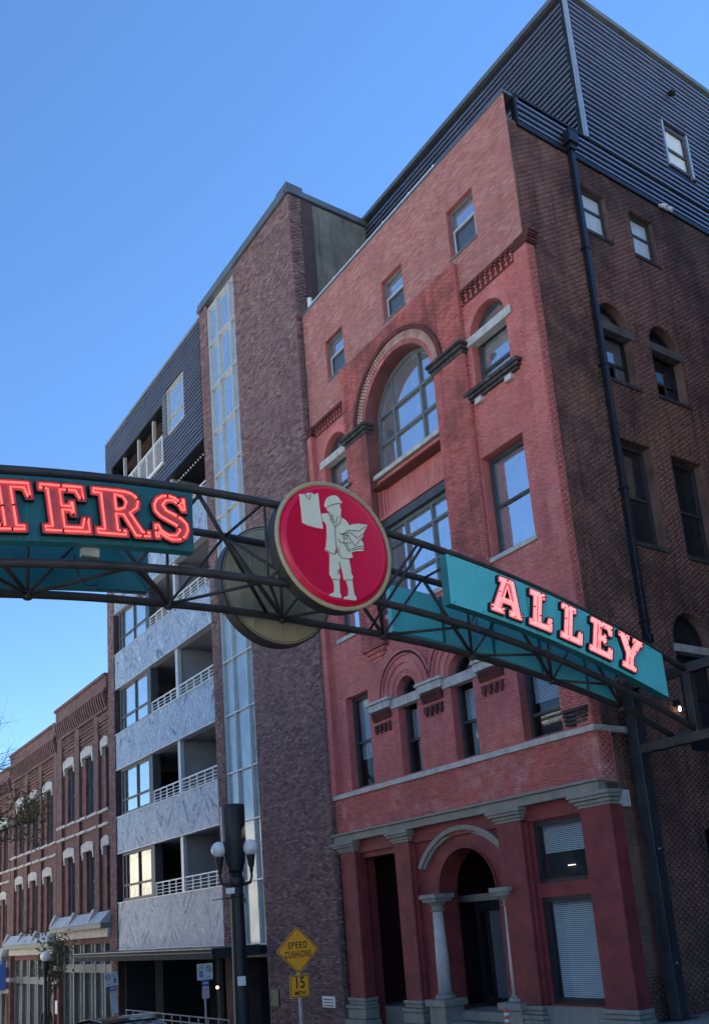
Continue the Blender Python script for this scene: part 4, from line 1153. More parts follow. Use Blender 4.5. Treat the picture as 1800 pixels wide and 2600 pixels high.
AW = thing('shop_awning', 'bright blue sloping fabric awning at the far left edge', 'awning', (-60.5, 14.0, -2.6))
m_awn = plain('blue_canvas', (0.08, 0.17, 0.52), 0.8, var=0.15, scale=3)
g = MB(); x0, x1 = -66.0, -61.2
g.hexa([TF.p(x0, -0.8, 0.12), TF.p(x1, -0.8, 0.12), TF.p(x1, -0.74, 0.12), TF.p(x0, -0.74, 0.12), TF.p(x0, -2.35, 1.9), TF.p(x1, -2.35, 1.9), TF.p(x1, -2.29, 1.9), TF.p(x0, -2.29, 1.9)])
g.build('canopy_cloth', m_awn, AW)
MB().box(TF, x0, x1, -2.66, -2.33, 1.86, 1.90).build('valance', m_awn, AW)
MB().prism(Frame((x1, 14.76, 0), (0, -1, 0), (1, 0, 0)), [(0.12, -0.8), (0.12, -2.6), (1.86, -2.6), (1.86, -2.33)], -0.03, 0.0).build('side_cheek', m_awn, AW)
MB().tube([TF.p(x1 - 0.05, -2.5, 0.1), TF.p(x1 - 0.05, -2.5, 1.85)], 0.03, 6).build('frame_bar', m_rail_grey, AW)

# ------------------------------------------------------------------ buildings that close the street and the alley outside the picture (unseen, sized and toned for window reflections, bounce light and shade)
def plain_block(name, label, x0, x1, y0, y1, z0, z1, mat, faces, wgap=3.2, fgap=3.7):
    B_ = thing(name, label, 'building', ((x0 + x1) / 2, (y0 + y1) / 2, z0))
    q = Frame((0, y0, 0), (1, 0, 0), (0, -1, 0))
    MB().box(q, x0, x1, z0, z1, -(y1 - y0), 0.0).build('walls', mat, B_)
    MB().box(q, x0 - 0.1, x1 + 0.1, z1, z1 + 0.35, -(y1 - y0) - 0.15, 0.15).build('parapet', m_stone_pale, B_)
    for fr, a, b in faces:
        u = a + 1.2
        while u + 1.3 < b:
            z = z0 + 4.6
            while z + 1.9 < z1:
                g = MB(); g.box(fr, u - 0.08, u + 1.38, z - 0.08, z + 1.98, 0.0, 0.05); g = g.build('window', m_frame_dark, B_)
                MB().box(fr, u, u + 1.3, z, z + 1.9, 0.05, 0.06).build('pane', g_dim, g)
                MB().box(fr, u - 0.15, u + 1.45, z - 0.2, z - 0.08, 0.0, 0.14).build('sill', m_stone_pale, g)
                z += fgap
            u += wgap
    return B_
m_lime = plain('buff_stone_wall', (0.66, 0.64, 0.60), 0.9, var=0.2, scale=1.5, streak=0.25)
m_lime2 = plain('tan_brick_wall', (0.42, 0.38, 0.33), 0.9, var=0.25, scale=1.5, streak=0.3)
plain_block('tan_brick_building', 'tan brick building across the street, further downhill', -100.0, -38.2, -26.0, -4.2, -8.5, 8.0, m_lime2, [(Frame((0, -4.2, 0), (1, 0, 0), (0, 1, 0)), -99.0, -39.0)], 4.4)
plain_block('stone_building', 'buff stone building across the street, behind the viewer', -38.0, -13.5, -26.0, -4.2, -7.5, 9.5, m_lime, [(Frame((0, -4.2, 0), (1, 0, 0), (0, 1, 0)), -37.0, -14.0)], 4.0)
plain_block('brick_block', 'dark brick building across the alley, right of the picture', -6.8, 10.0, 16.6, 44.0, -2.5, 19.0, m_brown_wall, [(Frame((-6.8, 0, 0), (0, 1, 0), (-1, 0, 0)), 17.0, 43.0)], 3.6)
plain_block('brick_block', 'added unseen tall brick block keeping sun out of the alley', -30.0, 12.0, 46.0, 60.0, -2.5, 30.0, m_brown_wall, [(Frame((0, 46.0, 0), (1, 0, 0), (0, -1, 0)), -12.5, -7.0)], 3.6)  # added out of view so its shadow keeps the alley dark

# ------------------------------------------------------------------ pipe-truss arch over the street
m_pipe = plain('weathered_dark_steel', (0.060, 0.055, 0.052), 0.55, 0.35, var=0.4, scale=3.0, streak=0.25, dirt=(0.10, 0.075, 0.055))
def FTz(y): return -0.01984567 * y * y + 0.26150079 * y + 5.3462488
def FBz(y): return -0.0196659 * y * y + 0.25994805 * y + 4.08385226
_yk = [-3, 0, 2.6, 5, 8, 10, 12, 14.5, 16]; _xk = [-11.6, -11.85, -12.17, -12.38, -12.38, -12.12, -11.88, -11.61, -11.62]
def Xb(y): return float(np.interp(y, _yk, _xk))
XF = -11.02
AR = thing('arch_truss', 'dark pipe-truss arch spanning the street and carrying the signs', 'arch', (-12.5, 16.0, -2.46))
ys = list(np.linspace(-2.8, 16.0, 48))
ft = lambda y: Vector((XF, y, FTz(y)))
fb = lambda y: Vector((XF, y, FBz(y)))
bt = lambda y: Vector((Xb(y), y, FTz(y)))
bb = lambda y: Vector((Xb(y), y, FBz(y)))
for fn in (ft, fb, bt, bb):
    MB().tube([fn(y) for y in ys], 0.062, 12).build('chord', m_pipe, AR, True)
nodes = [-0.85, 1.15, 3.13, 5.27, 7.27, 9.20, 11.03, 12.83, 14.52]
def brace(a, b, r=0.026):
    MB().tube([a, b], r, 8).build('brace', m_pipe, AR, True)
for i, y in enumerate(nodes):
    brace(bt(y), bb(y), 0.024)
    if i + 1 < len(nodes):
        y2 = nodes[i + 1]; mid = (y + y2) / 2
        brace(bb(y), bt(mid), 0.022); brace(bt(mid), bb(y2), 0.034)
        brace(bb(y), fb(mid), 0.026); brace(fb(mid), bb(y2), 0.026)
        brace(ft(mid), bt(mid), 0.024); brace(fb(mid), ft(mid + 0.0) if False else ft(y2), 0.024)
        brace(ft(mid), fb(mid), 0.02) if i in (3, 4) else None
brace(ft(5.16), bb(7.0), 0.03); brace(ft(5.16), bt(6.25), 0.032); brace(bt(6.25), fb(6.9), 0.028); brace(ft(9.3), bb(8.9), 0.024)
for y in nodes:
    g = MB(); g.lathe(bb(y) + Vector((0, 0, -0.09)), [(0.05, 0.01), (0.07, 0.03), (0.07, 0.12), (0.05, 0.14)], 10); g.build('node_collar', m_pipe, AR, True)
# end frames and posts
m_post = plain('dark_post_paint', (0.035, 0.042, 0.052), 0.5, 0.2, var=0.4, scale=1.5, streak=0.4, dirt=(0.11, 0.105, 0.09))
for ye, s in ((16.0, 1), (-2.8, -1)):
    zt, zb = FTz(ye), FBz(ye)
    EF = Frame((0, ye, 0), (1, 0, 0), (0, -1, 0))
    MB().box(EF, -12.70, -7.2, zt - 0.06, zt + 0.14, -0.10, 0.10).build('end_beam', m_pipe, AR, bevel=0.01)
    MB().box(EF, -12.62, -7.2, zb - 0.24, zb - 0.04, -0.10, 0.10).build('end_beam', m_pipe, AR, bevel=0.01)
    MB().box(EF, XF - 0.09, XF + 0.09, zb - 0.04, zt - 0.06, -0.09, 0.09).build('end_strut', m_pipe, AR, bevel=0.01)
    MB().prism(EF, [(XF - 0.5, zb - 0.045), (XF, zb - 0.045), (XF, zb + 0.22)], -0.02, 0.02).build('gusset_plate', m_pipe, AR)
    for xp in (-12.5, -7.4):
        pb = gz(xp)
        p_ = MB(); p_.box(EF, xp - 0.13, xp + 0.13, pb - 0.3, zt + 0.1, -0.15, 0.13); p_ = p_.build('post', m_post, AR, bevel=0.012)
        MB().box(EF, xp - 0.17, xp + 0.17, zb - 0.30, zb - 0.245, -0.19, 0.17).build('post_cap_plate', m_post, p_)
        MB().box(EF, xp - 0.26, xp + 0.26, pb - 0.02, pb + 0.03, -0.28, 0.26).build('base_plate', m_post, p_)
        for z in (0.95, -1.35):
            g = MB(); g.tube([EF.p(xp + 0.13, z, 0.02), EF.p(xp + 0.18, z, 0.02)], 0.022, 6); g.build('bolt', m_trim, p_)
# sagging cables
for (a, b, c) in (((-10.98, 3.4, 4.85), (-11.5, 3.6, 4.55), (-12.2, 4.1, 4.98)), ((-11.5, 9.4, 5.05), (-11.6, 10.2, 4.86), (-12.0, 11.0, 5.1)), ((-11.1, 10.4, 4.9), (-11.4, 10.6, 4.74), (-11.9, 11.6, 4.9))):
    P0, P1, P2 = Vector(a), Vector(b), Vector(c)
    MB().tube([P0 * (1 - t) ** 2 + P1 * 2 * t * (1 - t) + P2 * t * t for t in np.linspace(0, 1, 10)], 0.010, 6).build('cable', m_frame_black, AR)
MB().box(AF, 3.50, 3.72, FBz(3.6) + 0.10, FBz(3.6) + 0.22, -0.06, 0.06).build('junction_box', m_frame_cream, AR)

# ---- teal sign boards with neon slab letters
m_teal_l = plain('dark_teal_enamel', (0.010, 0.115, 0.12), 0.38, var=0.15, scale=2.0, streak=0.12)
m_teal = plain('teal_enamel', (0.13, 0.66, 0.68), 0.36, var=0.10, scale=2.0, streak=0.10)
m_teal_edge = plain('teal_edge', (0.018, 0.20, 0.215), 0.4, var=0.15, scale=2.0)
m_letter_side = plain('black_letter_return', (0.012, 0.012, 0.014), 0.5, var=0.3)
m_face_red = plain('worn_red_letter_face', (0.50, 0.085, 0.08), 0.5, var=0.25, scale=9.0, streak=0.25, dirt=(0.15, 0.06, 0.06))
m_face_pink = plain('worn_glow_pink_letter_face', (0.75, 0.34, 0.34), 0.5, var=0.2, scale=9.0, streak=0.2, dirt=(0.20, 0.07, 0.07))  # face colour lightened to carry the glow of the neon
m_neon_red = emit('neon_red', (1.0, 0.085, 0.075), 0.6)
m_neon_pink = emit('neon_pink', (1.0, 0.16, 0.17), 0.55)
GL_ = {
 'T': ([(.02, 1), (.98, 1), (.98, .64), (.85, .64), (.80, .81), (.65, .81), (.65, .17), (.79, .17), (.79, 0), (.21, 0), (.21, .17), (.35, .17), (.35, .81), (.20, .81), (.15, .64), (.02, .64)], None),
 'E': ([(0, 1), (.93, 1), (.93, .67), (.77, .67), (.71, .82), (.48, .82), (.48, .60), (.56, .60), (.58, .68), (.70, .68), (.70, .34), (.58, .34), (.56, .42), (.48, .42), (.48, .18), (.74, .18), (.80, .36), (.97, .36), (.97, 0), (0, 0), (0, .18), (.14, .18), (.14, .82), (0, .82)], None),
 'L': ([(0, 1), (.64, 1), (.64, .82), (.50, .82), (.50, .18), (.70, .18), (.77, .40), (.94, .40), (.94, 0), (0, 0), (0, .18), (.15, .18), (.15, .82), (0, .82)], None),
 'R': ([(0, 1), (.58, 1), (.72, .97), (.82, .89), (.86, .75), (.82, .60), (.70, .50), (.86, .18), (1, .18), (1, 0), (.68, 0), (.50, .42), (.44, .42), (.44, .18), (.58, .18), (.58, 0), (0, 0), (0, .18), (.13, .18), (.13, .82), (0, .82)], [(.44, .83), (.53, .81), (.57, .73), (.53, .63), (.44, .60)]),
 'P': ([(0, 1), (.60, 1), (.76, .97), (.88, .88), (.92, .72), (.88, .56), (.76, .46), (.60, .43), (.48, .43), (.48, .18), (.62, .18), (.62, 0), (0, 0), (0, .18), (.14, .18), (.14, .82), (0, .82)], [(.48, .83), (.57, .81), (.61, .72), (.57, .62), (.48, .60)]),
 'I': ([(.0, 1), (1, 1), (1, .82), (.80, .82), (.80, .18), (1, .18), (1, 0), (0, 0), (0, .18), (.20, .18), (.20, .82), (0, .82)], None),
 'N': ([(0, 1), (.34, 1), (.68, .42), (.68, .82), (.56, .82), (.56, 1), (1, 1), (1, .82), (.88, .82), (.88, 0), (.66, 0), (.30, .58), (.30, .18), (.42, .18), (.42, 0), (0, 0), (0, .18), (.12, .18), (.12, .82), (0, .82)], None),
 'A': ([(.22, 1), (.70, 1), (.92, .18), (1, .18), (1, 0), (.56, 0), (.56, .18), (.66, .18), (.63, .30), (.37, .30), (.34, .18), (.44, .18), (.44, 0), (0, 0), (0, .18), (.09, .18), (.30, .84), (.22, .84)], [(.42, .46), (.58, .46), (.50, .76)]),
 'Y': ([(0, 1), (.46, 1), (.46, .84), (.39, .84), (.52, .60), (.64, .84), (.57, .84), (.57, 1), (1, 1), (1, .84), (.92, .84), (.67, .42), (.67, .18), (.80, .18), (.80, 0), (.22, 0), (.22, .18), (.35, .18), (.35, .42), (.09, .84), (0, .84)], None),
 'S': ([(.92, .98), (.92, .64), (.77, .64), (.70, .76), (.58, .83), (.46, .82), (.40, .76), (.44, .69), (.62, .62), (.80, .54), (.93, .42), (.95, .26), (.86, .10), (.68, .0), (.48, -.02), (.32, .03), (.22, .09), (.20, .01), (.05, .01), (.05, .37), (.21, .37), (.28, .24), (.42, .17), (.56, .18), (.63, .25), (.58, .32), (.40, .39), (.22, .47), (.09, .59), (.07, .75), (.17, .91), (.34, 1.0), (.52, 1.02), (.68, .98), (.78, .92), (.80, .98)], None),
}
def area(P): return 0.5 * sum(P[i][0] * P[(i + 1) % len(P)][1] - P[(i + 1) % len(P)][0] * P[i][1] for i in range(len(P)))
def inset(P, d):
    """move a closed outline inwards by d (outwards for negative d)"""
    if area(P) < 0: P = list(reversed(P))
    n = len(P); out = []
    for i in range(n):
        a, b, c = Vector(P[i - 1]), Vector(P[i]), Vector(P[(i + 1) % n])
        e1, e2 = (b - a).normalized(), (c - b).normalized()
        n1, n2 = Vector((-e1.y, e1.x)), Vector((-e2.y, e2.x))
        k = 1 + n1.dot(n2)
        mv = (n1 + n2) * (d / max(k, 0.45))
        out.append((b.x + mv.x, b.y + mv.y))
    return out
def letter(ch, yc, wd, ht, zb, parent, face, neon, w0=0.20, dep=0.085, double=False):
    ang = math.atan(2 * -0.0198 * yc + 0.2607)
    out_, hole = GL_[ch]
    def T(p, sw=wd, sh=ht):
        a, b = (p[0] - 0.5) * sw, p[1] * sh
        return (yc + a * math.cos(ang) - b * math.sin(ang), zb + a * math.sin(ang) + b * math.cos(ang))
    O = [T(p) for p in out_]
    if area(O) < 0: O.reverse()
    O = inset(O, -0.013)
    H = inset([T(p) for p in hole], 0.010) if hole else None
    body = MB(); body.prism(AF, O, w0, w0 + dep, front=False, back=False)
    if H:
        if area(H) > 0: H.reverse()
        body.prism(AF, H, w0, w0 + dep, front=False, back=False)
    body = body.build('letter_' + ch.lower(), m_letter_side, parent)
    f = MB(); f.tess(AF, [O] + ([H] if H else []), w0 + dep - 0.014); f.build('letter_face', face, body)
    tb = MB()
    for d in ((0.045, 0.085) if double else (0.048,)):
        L = inset(O, d); tb.tube([AF.p(a, b, w0 + dep - 0.002) for a, b in L + [L[0]]], 0.0125, 6)
        if H and d < 0.06:
            L = inset(H, -0.035); tb.tube([AF.p(a, b, w0 + dep - 0.002) for a, b in L + [L[0]]], 0.012, 6)
    tb.build('neon_tube', neon, body, True)
    L = inset(O, 0.048); cl = MB(); rq = random.Random(int(yc * 100))
    for i in range(len(L)):
        if rq.random() < min(0.5, 7.0 / len(L)):
            a, b = L[i], L[(i + 1) % len(L)]; t = rq.uniform(0.25, 0.75); c = (a[0] + (b[0] - a[0]) * t, a[1] + (b[1] - a[1]) * t)
            cl.box(AF, c[0] - 0.013, c[0] + 0.013, c[1] - 0.013, c[1] + 0.013, w0 + dep - 0.014, w0 + dep + 0.016)
    cl.build('tube_clips', m_letter_side, body)['kind'] = 'stuff'
def board_outline(y0, y1, n=14):
    P = [(y, FTz(y) - 0.165 - 0.885) for y in np.linspace(y0, y1, n)] + [(y, FTz(y) - 0.165) for y in np.linspace(y1, y0, n)]
    return P
def board(root, y0, y1, w0, w1, mface, facing=1):
    P = board_outline(y0, y1)
    c = MB(); c.prism(AF, P, w0, w1, front=facing < 0, back=facing > 0); c.build('cabinet', m_teal_edge, root)
    f = MB(); f.prism(AF, P, w1 if facing > 0 else w0 - 0.004, (w1 + 0.004) if facing > 0 else w0); f.build('sign_face', mface, root)
S1 = thing('sign_board', 'dark teal board with big red neon letters TERS at the left edge', 'sign', (-10.9, 2.0, 4.7))
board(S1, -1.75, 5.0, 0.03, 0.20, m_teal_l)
def fittings(root, y0, y1, step, w, mat):
    y = y0 + step
    while y < y1 - 0.3:
        MB().prism(AF, [(y - 0.006, FTz(y) - 1.045), (y + 0.006, FTz(y) - 1.045), (y + 0.006, FTz(y) - 0.17), (y - 0.006, FTz(y) - 0.17)], w, w + 0.0025).build('panel_seam', mat, root)
        y += step
    y = y0 + 0.08
    while y < y1 - 0.02:
        for dz in (-0.20, -1.015):
            MB().lathe(AF.p(y, FTz(y) + dz, w), [(0.014, 0.0), (0.012, 0.006), (0.004, 0.008)], 8, (1, 0, 0)).build('bolt', mat, root)
        y += 0.62
fittings(S1, -1.75, 5.0, 2.25, 0.2045, m_teal_edge)
for ch, yc, wd in (('P', -0.86, .68), ('R', -0.04, .76), ('I', 0.72, .46), ('N', 1.68, .84), ('T', 2.56, .68), ('E', 3.26, .65), ('R', 3.985, .78), ('S', 4.665, .60)):
    if ch == 'T': pass
    letter(ch, yc, wd, 0.685, FTz(yc) - 0.165 - 0.885 + 0.085, S1, m_face_red, m_neon_red, 0.205)
letter('N', 1.70, .70, 0.685, FTz(1.70) - 0.965, S1, m_face_red, m_neon_red, 0.205) if False else None
S2 = thing('sign_board', 'bright teal board with pink neon letters ALLEY right of the round sign', 'sign', (-10.9, 12.3, 4.2))
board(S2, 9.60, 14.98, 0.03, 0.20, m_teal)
fittings(S2, 9.60, 14.98, 1.79, 0.2045, m_teal_edge)
for ch, yc, wd in (('A', 10.775, .74), ('L', 11.58, .61), ('L', 12.33, .61), ('E', 13.07, .65), ('Y', 13.81, .70)):
    letter(ch, yc, wd, 0.70, FTz(yc) - 0.17 - 0.885 + 0.085, S2, m_face_pink, m_neon_pink, 0.205, 0.085, True)
# boards on the far face of the truss, seen from behind
BK = -1.62
S3 = thing('sign_board', 'teal sign board on the far side of the arch, behind the TERS board', 'sign', (-12.6, 2.0, 4.7))
board(S3, -1.75, 5.0, BK, BK + 0.15, m_teal_l, -1)
S4 = thing('sign_board', 'teal sign board on the far side of the arch, behind the ALLEY board', 'sign', (-12.6, 12.3, 4.2))
P = board_outline(9.55, 14.7)
def xo(y): return Xb(y) - XF - 0.20
for nm, mt_, d0, d1 in (('cabinet', m_teal, 0.0, 0.12),):
    g = MB()
    yy = np.linspace(9.55, 14.7, 12)
    for a, b in zip(yy[:-1], yy[1:]):
        q = []
        for d in (-d1, 0.0):
            q += [AF.p(a, FTz(a) - 1.05, xo(a) + d), AF.p(b, FTz(b) - 1.05, xo(b) + d), AF.p(b, FTz(b) - 0.165, xo(b) + d), AF.p(a, FTz(a) - 0.165, xo(a) + d)]
        g.hexa(q)
    g.build(nm, mt_, S4)
for y in (10.6, 11.7, 12.8, 13.9):
    MB().box(AF, y - 0.02, y + 0.02, FTz(y) - 1.06, FTz(y) - 0.16, xo(y) - 0.02, xo(y) + 0.035).build('seam_strip', m_teal_edge, S4)

# ---- round newsboy sign
m_rim_dark = plain('olive_black_drum', (0.055, 0.055, 0.05), 0.55, 0.2, var=0.3, scale=3, streak=0.2)
m_rim_gold = plain('tan_rim', (0.52, 0.40, 0.22), 0.5, var=0.15, scale=6)
m_disc_red = plain('crimson_acrylic', (0.80, 0.002, 0.055), 0.3, var=0.12, scale=1.6)
m_cream = plain('pale_mint_cream', (0.80, 0.80, 0.60), 0.5, var=0.05, scale=4)
m_line = plain('brown_line_paint', (0.16, 0.09, 0.06), 0.6, var=0.2)
DC = Vector((-11.07, 7.365, 5.615)); AX = (1, 0, 0)
D1 = thing('round_sign', 'round crimson sign with cream newsboy holding up a paper', 'sign', DC)
MB().lathe(DC, [(1.0, 0.0), (1.05, 0.0), (1.05, 0.25)], 72, AX).build('drum', m_rim_dark, D1)
MB().lathe(DC, [(1.052, 0.235), (1.062, 0.25), (1.055, 0.275), (1.0, 0.28), (0.99, 0.25)], 72, AX).build('rim', m_rim_gold, D1, True)
MB().lathe(DC, [(0.995, 0.24), (0.985, 0.262), (0.955, 0.285), (0.945, 0.31), (0.90, 0.325), (0.88, 0.318), (0.86, 0.312), (0.001, 0.314)], 72, AX).build('red_face', m_disc_red, D1, True)
FIG={'paper':[(-0.601, 0.734), (-0.495, 0.756), (-0.467, 0.782), (-0.359, 0.808), (-0.343, 0.784), (-0.256, 0.827), (-0.245, 0.557), (-0.211, 0.24), (-0.358, 0.238), (-0.48, 0.247), (-0.577, 0.272), (-0.582, 0.505)],
'cap':[(-0.153, 0.658), (-0.134, 0.72), (-0.093, 0.787), (-0.016, 0.837), (0.068, 0.855), (0.121, 0.832), (0.144, 0.787), (0.18, 0.774), (0.168, 0.742), (0.121, 0.732), (0.018, 0.697), (-0.067, 0.651), (-0.119, 0.611), (-0.151, 0.618)],
'head':[(-0.116, 0.607), (-0.068, 0.646), (0.018, 0.692), (0.13, 0.729), (0.131, 0.675), (0.15, 0.621), (0.133, 0.584), (0.139, 0.568), (0.126, 0.507), (0.075, 0.506), (0.019, 0.488), (-0.032, 0.538), (-0.088, 0.556), (-0.115, 0.58)],
'coat':[(-0.226, 0.487), (-0.096, 0.521), (-0.049, 0.547), (0.019, 0.495), (0.133, 0.5), (0.218, 0.467), (0.269, 0.41), (0.272, 0.245), (0.274, -0.052), (0.301, -0.154), (0.198, -0.187), (0.088, -0.189), (0.028, -0.151), (0.022, -0.014), (-0.002, -0.026), (-0.04, -0.154), (-0.123, -0.144), (-0.206, -0.11), (-0.176, -0.033), (-0.148, 0.167), (-0.143, 0.315), (-0.172, 0.358), (-0.206, 0.376), (-0.223, 0.43)],
'newspapers':[(0.119, 0.208), (0.167, 0.3), (0.247, 0.373), (0.334, 0.418), (0.458, 0.45), (0.63, 0.463), (0.585, 0.387), (0.528, 0.292), (0.531, 0.259), (0.481, 0.192), (0.522, 0.124), (0.511, 0.002), (0.359, -0.029), (0.263, -0.07), (0.198, -0.073), (0.146, 0.057), (0.058, 0.09), (0.044, 0.137), (0.077, 0.209)],
'trouser_leg':[(-0.122, -0.136), (-0.039, -0.146), (0.023, -0.111), (0.033, -0.158), (0.043, -0.302), (0.036, -0.384), (0.01, -0.428), (0.035, -0.496), (0.011, -0.564), (-0.104, -0.566), (-0.127, -0.522), (-0.152, -0.494), (-0.137, -0.316)],
'trouser_leg2':[(0.014, -0.129), (0.089, -0.181), (0.217, -0.176), (0.239, -0.335), (0.241, -0.416), (0.273, -0.468), (0.249, -0.531), (0.103, -0.542), (0.086, -0.424), (0.044, -0.286), (0.025, -0.192)],
'boot':[(-0.095, -0.565), (0.012, -0.558), (0.007, -0.676), (0.003, -0.772), (0.026, -0.817), (0.018, -0.85), (-0.092, -0.849), (-0.188, -0.839), (-0.187, -0.819), (-0.095, -0.771), (-0.081, -0.674)],
'boot2':[(0.14, -0.535), (0.25, -0.525), (0.255, -0.672), (0.266, -0.751), (0.302, -0.81), (0.288, -0.852), (0.175, -0.856), (0.067, -0.859), (0.069, -0.834), (0.163, -0.789), (0.173, -0.668)]}
LINES=[[(-0.002, 0.309), (-0.004, 0.145), (-0.003, -0.035), (-0.034, -0.145)], [(-0.079, 0.508), (-0.052, 0.398), (-0.002, 0.309)], [(0.131, 0.484), (0.102, 0.395), (0.004, 0.307)], [(-0.042, 0.516), (-0.009, 0.374)], [(0.064, 0.487), (0.023, 0.363)], [(-0.097, 0.51), (-0.058, 0.438), (-0.087, 0.408)], [(0.119, 0.208), (0.24, 0.297), (0.447, 0.324), (0.589, 0.43)], [(0.119, 0.208), (0.275, 0.27), (0.407, 0.195), (0.528, 0.292)], [(0.119, 0.208), (0.232, 0.204), (0.348, 0.052), (0.473, 0.198)], [(0.069, 0.224), (0.122, 0.204), (0.152, 0.132), (0.147, 0.065)], [(0.046, 0.121), (0.074, 0.069), (0.146, 0.062), (0.24, 0.09), (0.286, 0.09)], [(0.146, 0.062), (0.218, -0.061)], [(0.184, 0.08), (0.254, -0.063)], [(0.267, -0.02), (0.365, 0.038), (0.514, 0.081)], [(0.303, -0.027), (0.419, 0.023), (0.51, 0.035)], [(0.039, -0.027), (0.035, -0.142), (0.088, -0.189), (0.197, -0.191), (0.292, -0.155)], [(-0.209, -0.106), (-0.123, -0.141), (-0.04, -0.154)], [(0.028, -0.264), (0.041, -0.319), (0.032, -0.385), (-0.022, -0.425)], [(-0.017, -0.472), (0.032, -0.425)], [(-0.119, 0.611), (-0.068, 0.65), (0.018, 0.694), (0.13, 0.73)], [(-0.495, 0.751), (-0.472, 0.707), (-0.44, 0.673), (-0.413, 0.728), (-0.402, 0.771)], [(-0.104, -0.566), (0.011, -0.564)], [(0.14, -0.537), (0.249, -0.531)], [(0.226, 0.236), (0.207, 0.134)], [(0.167, 0.201), (0.179, 0.129)]]
FX = Frame((-10.757, 7.33, 5.58), (0, 1, 0), (1, 0, 0))
BOY = MB()
for i, (nm, P) in enumerate(FIG.items()):
    BOY.prism(FX, P, -0.006, 0.012 + 0.0012 * i)
BOY = BOY.build('newsboy_figure', m_cream, D1)
g = MB()
for L in LINES:
    g.tube([FX.p(a, b, 0.022) for a, b in L], 0.0055, 5)
g.build('line_work', m_line, BOY)
# second disc on the far face, seen from behind
DB = Vector((-12.52, 7.31, 5.575))
m_olive = plain('tan_disc_back', (0.46, 0.40, 0.25), 0.6, var=0.2, scale=2.5, streak=0.25)
D2 = thing('round_sign', 'back of a second round sign, tan, on the far side of the arch', 'sign', DB)
MB().lathe(DB, [(1.0, -0.01), (1.06, -0.02), (1.06, -0.26), (0.9, -0.27)], 72, AX, False).build('drum', m_rim_dark, D2)
MB().lathe(DB, [(1.03, -0.03), (1.03, -0.012), (0.001, -0.01)], 72, AX).build('back_plate', m_olive, D2)
for y in (-0.5, 0.0, 0.5):
    h = math.sqrt(1.0 - y * y) * 0.96
    MB().box(Frame(DB, (0, 1, 0), (1, 0, 0)), y - 0.012, y + 0.012, -h, h, -0.01, 0.008).build('back_rib', m_olive, D2)
# hangers fixing both discs to the truss
for y in (6.9, 7.9):
    for fn in (ft, fb):
        p = fn(y); MB().tube([p, p + Vector((0.16, 0, 0))], 0.025, 6).build('hanger', m_pipe, AR)

# ------------------------------------------------------------------ street lamp with two globes and a canister
m_lamp_black = plain('black_lamp_paint', (0.012, 0.015, 0.019), 0.5, 0.0, var=0.3, scale=3)
m_globe = plain('milky_globe', (0.80, 0.83, 0.86), 0.18, var=0.1, scale=5)
LP = Vector((-21.1, 10.58, gz(-21.1)))
SLp = thing('street_lamp', 'tall black street lamp with two white globes and a thick canister on top', 'lamp', LP)
zb = LP.z
MB().lathe((LP.x, LP.y, 0), [(0.36, zb), (0.36, zb + 0.12), (0.30, zb + 0.2), (0.28, zb + 0.55), (0.22, zb + 0.62), (0.195, zb + 0.7), (0.165, 0.8), (0.165, 1.4)], 24).build('pole', m_lamp_black, SLp, True)
MB().lathe((LP.x, LP.y, 0), [(0.17, 1.38), (0.20, 1.42), (0.20, 1.50), (0.24, 1.62), (0.285, 2.15), (0.29, 2.18), (0.29, 3.07), (0.27, 3.10)], 28).build('antenna_canister', m_lamp_black, SLp, True)
MB().lathe((LP.x, LP.y, 0), [(0.17, 0.76), (0.185, 0.78), (0.185, 0.83), (0.17, 0.85)], 24).build('collar', m_lamp_black, SLp, True)
MB().lathe((LP.x, LP.y, 0), [(0.17, 1.02), (0.20, 1.05), (0.20, 1.25), (0.17, 1.28)], 24).build('arm_collar', m_lamp_black, SLp, True)
for gx, gy in ((-20.78, 10.80), (-21.15, 10.20)):
    pass
for sgn in (1, -1):
    d = Vector((0.57, 0.82, 0)) * 0.40 * sgn
    gc = Vector((LP.x, LP.y, 1.98)) + d
    am = MB(); q0 = Vector((LP.x, LP.y, 1.12)) + d * 0.4
    am.tube([Vector((LP.x, LP.y, 1.18)) + d * 0.3, Vector((LP.x, LP.y, 1.08)) + d * 0.6, Vector((LP.x, LP.y, 1.12)) + d * 0.9, Vector((LP.x, LP.y, 1.26)) + d, Vector((LP.x, LP.y, 1.36)) + d], [0.05, 0.055, 0.04, 0.035, 0.03], 10)
    am = am.build('lamp_arm', m_lamp_black, SLp, True)
    MB().lathe(gc, [(0.03, -0.62), (0.05, -0.58), (0.045, -0.52), (0.085, -0.42), (0.095, -0.28), (0.11, -0.24), (0.11, -0.18)], 16).build('globe_holder', m_lamp_black, am, True)
    MB().lathe(gc, [(0.205 * math.sin(t), -0.205 * math.cos(t)) for t in np.linspace(0.45, math.pi - 0.001, 16)], 24).build('globe', m_globe, am, True)
YF = Frame((LP.x, LP.y, 0), (0.57, 0.82, 0), (0.82, -0.57, 0))
st_ = MB(); st_.box(YF, -0.16, -0.03, 0.88, 1.42 - 0.02 if False else 1.0, 0.165, 0.20); 
MB().box(YF, -0.24, -0.02, 0.50 + 0.36, 0.98 + 0.02, 0.10, 0.205).build('notice_plate', m_white_paint, SLp)
MB().box(YF, -0.04, 0.16, -1.36, -1.14, 0.17, 0.245).build('utility_tag', m_white_paint, SLp, bevel=0.01)
MB().tube([YF.p(-0.62, 0.74, 0.1), YF.p(0.0, 0.76, 0.1)], 0.012, 6).build('banner_rod', m_lamp_black, SLp)
MB().box(YF, 0.15, 0.22, 0.62, 0.74, -0.05, 0.06).build('banner_bracket', m_lamp_black, SLp)
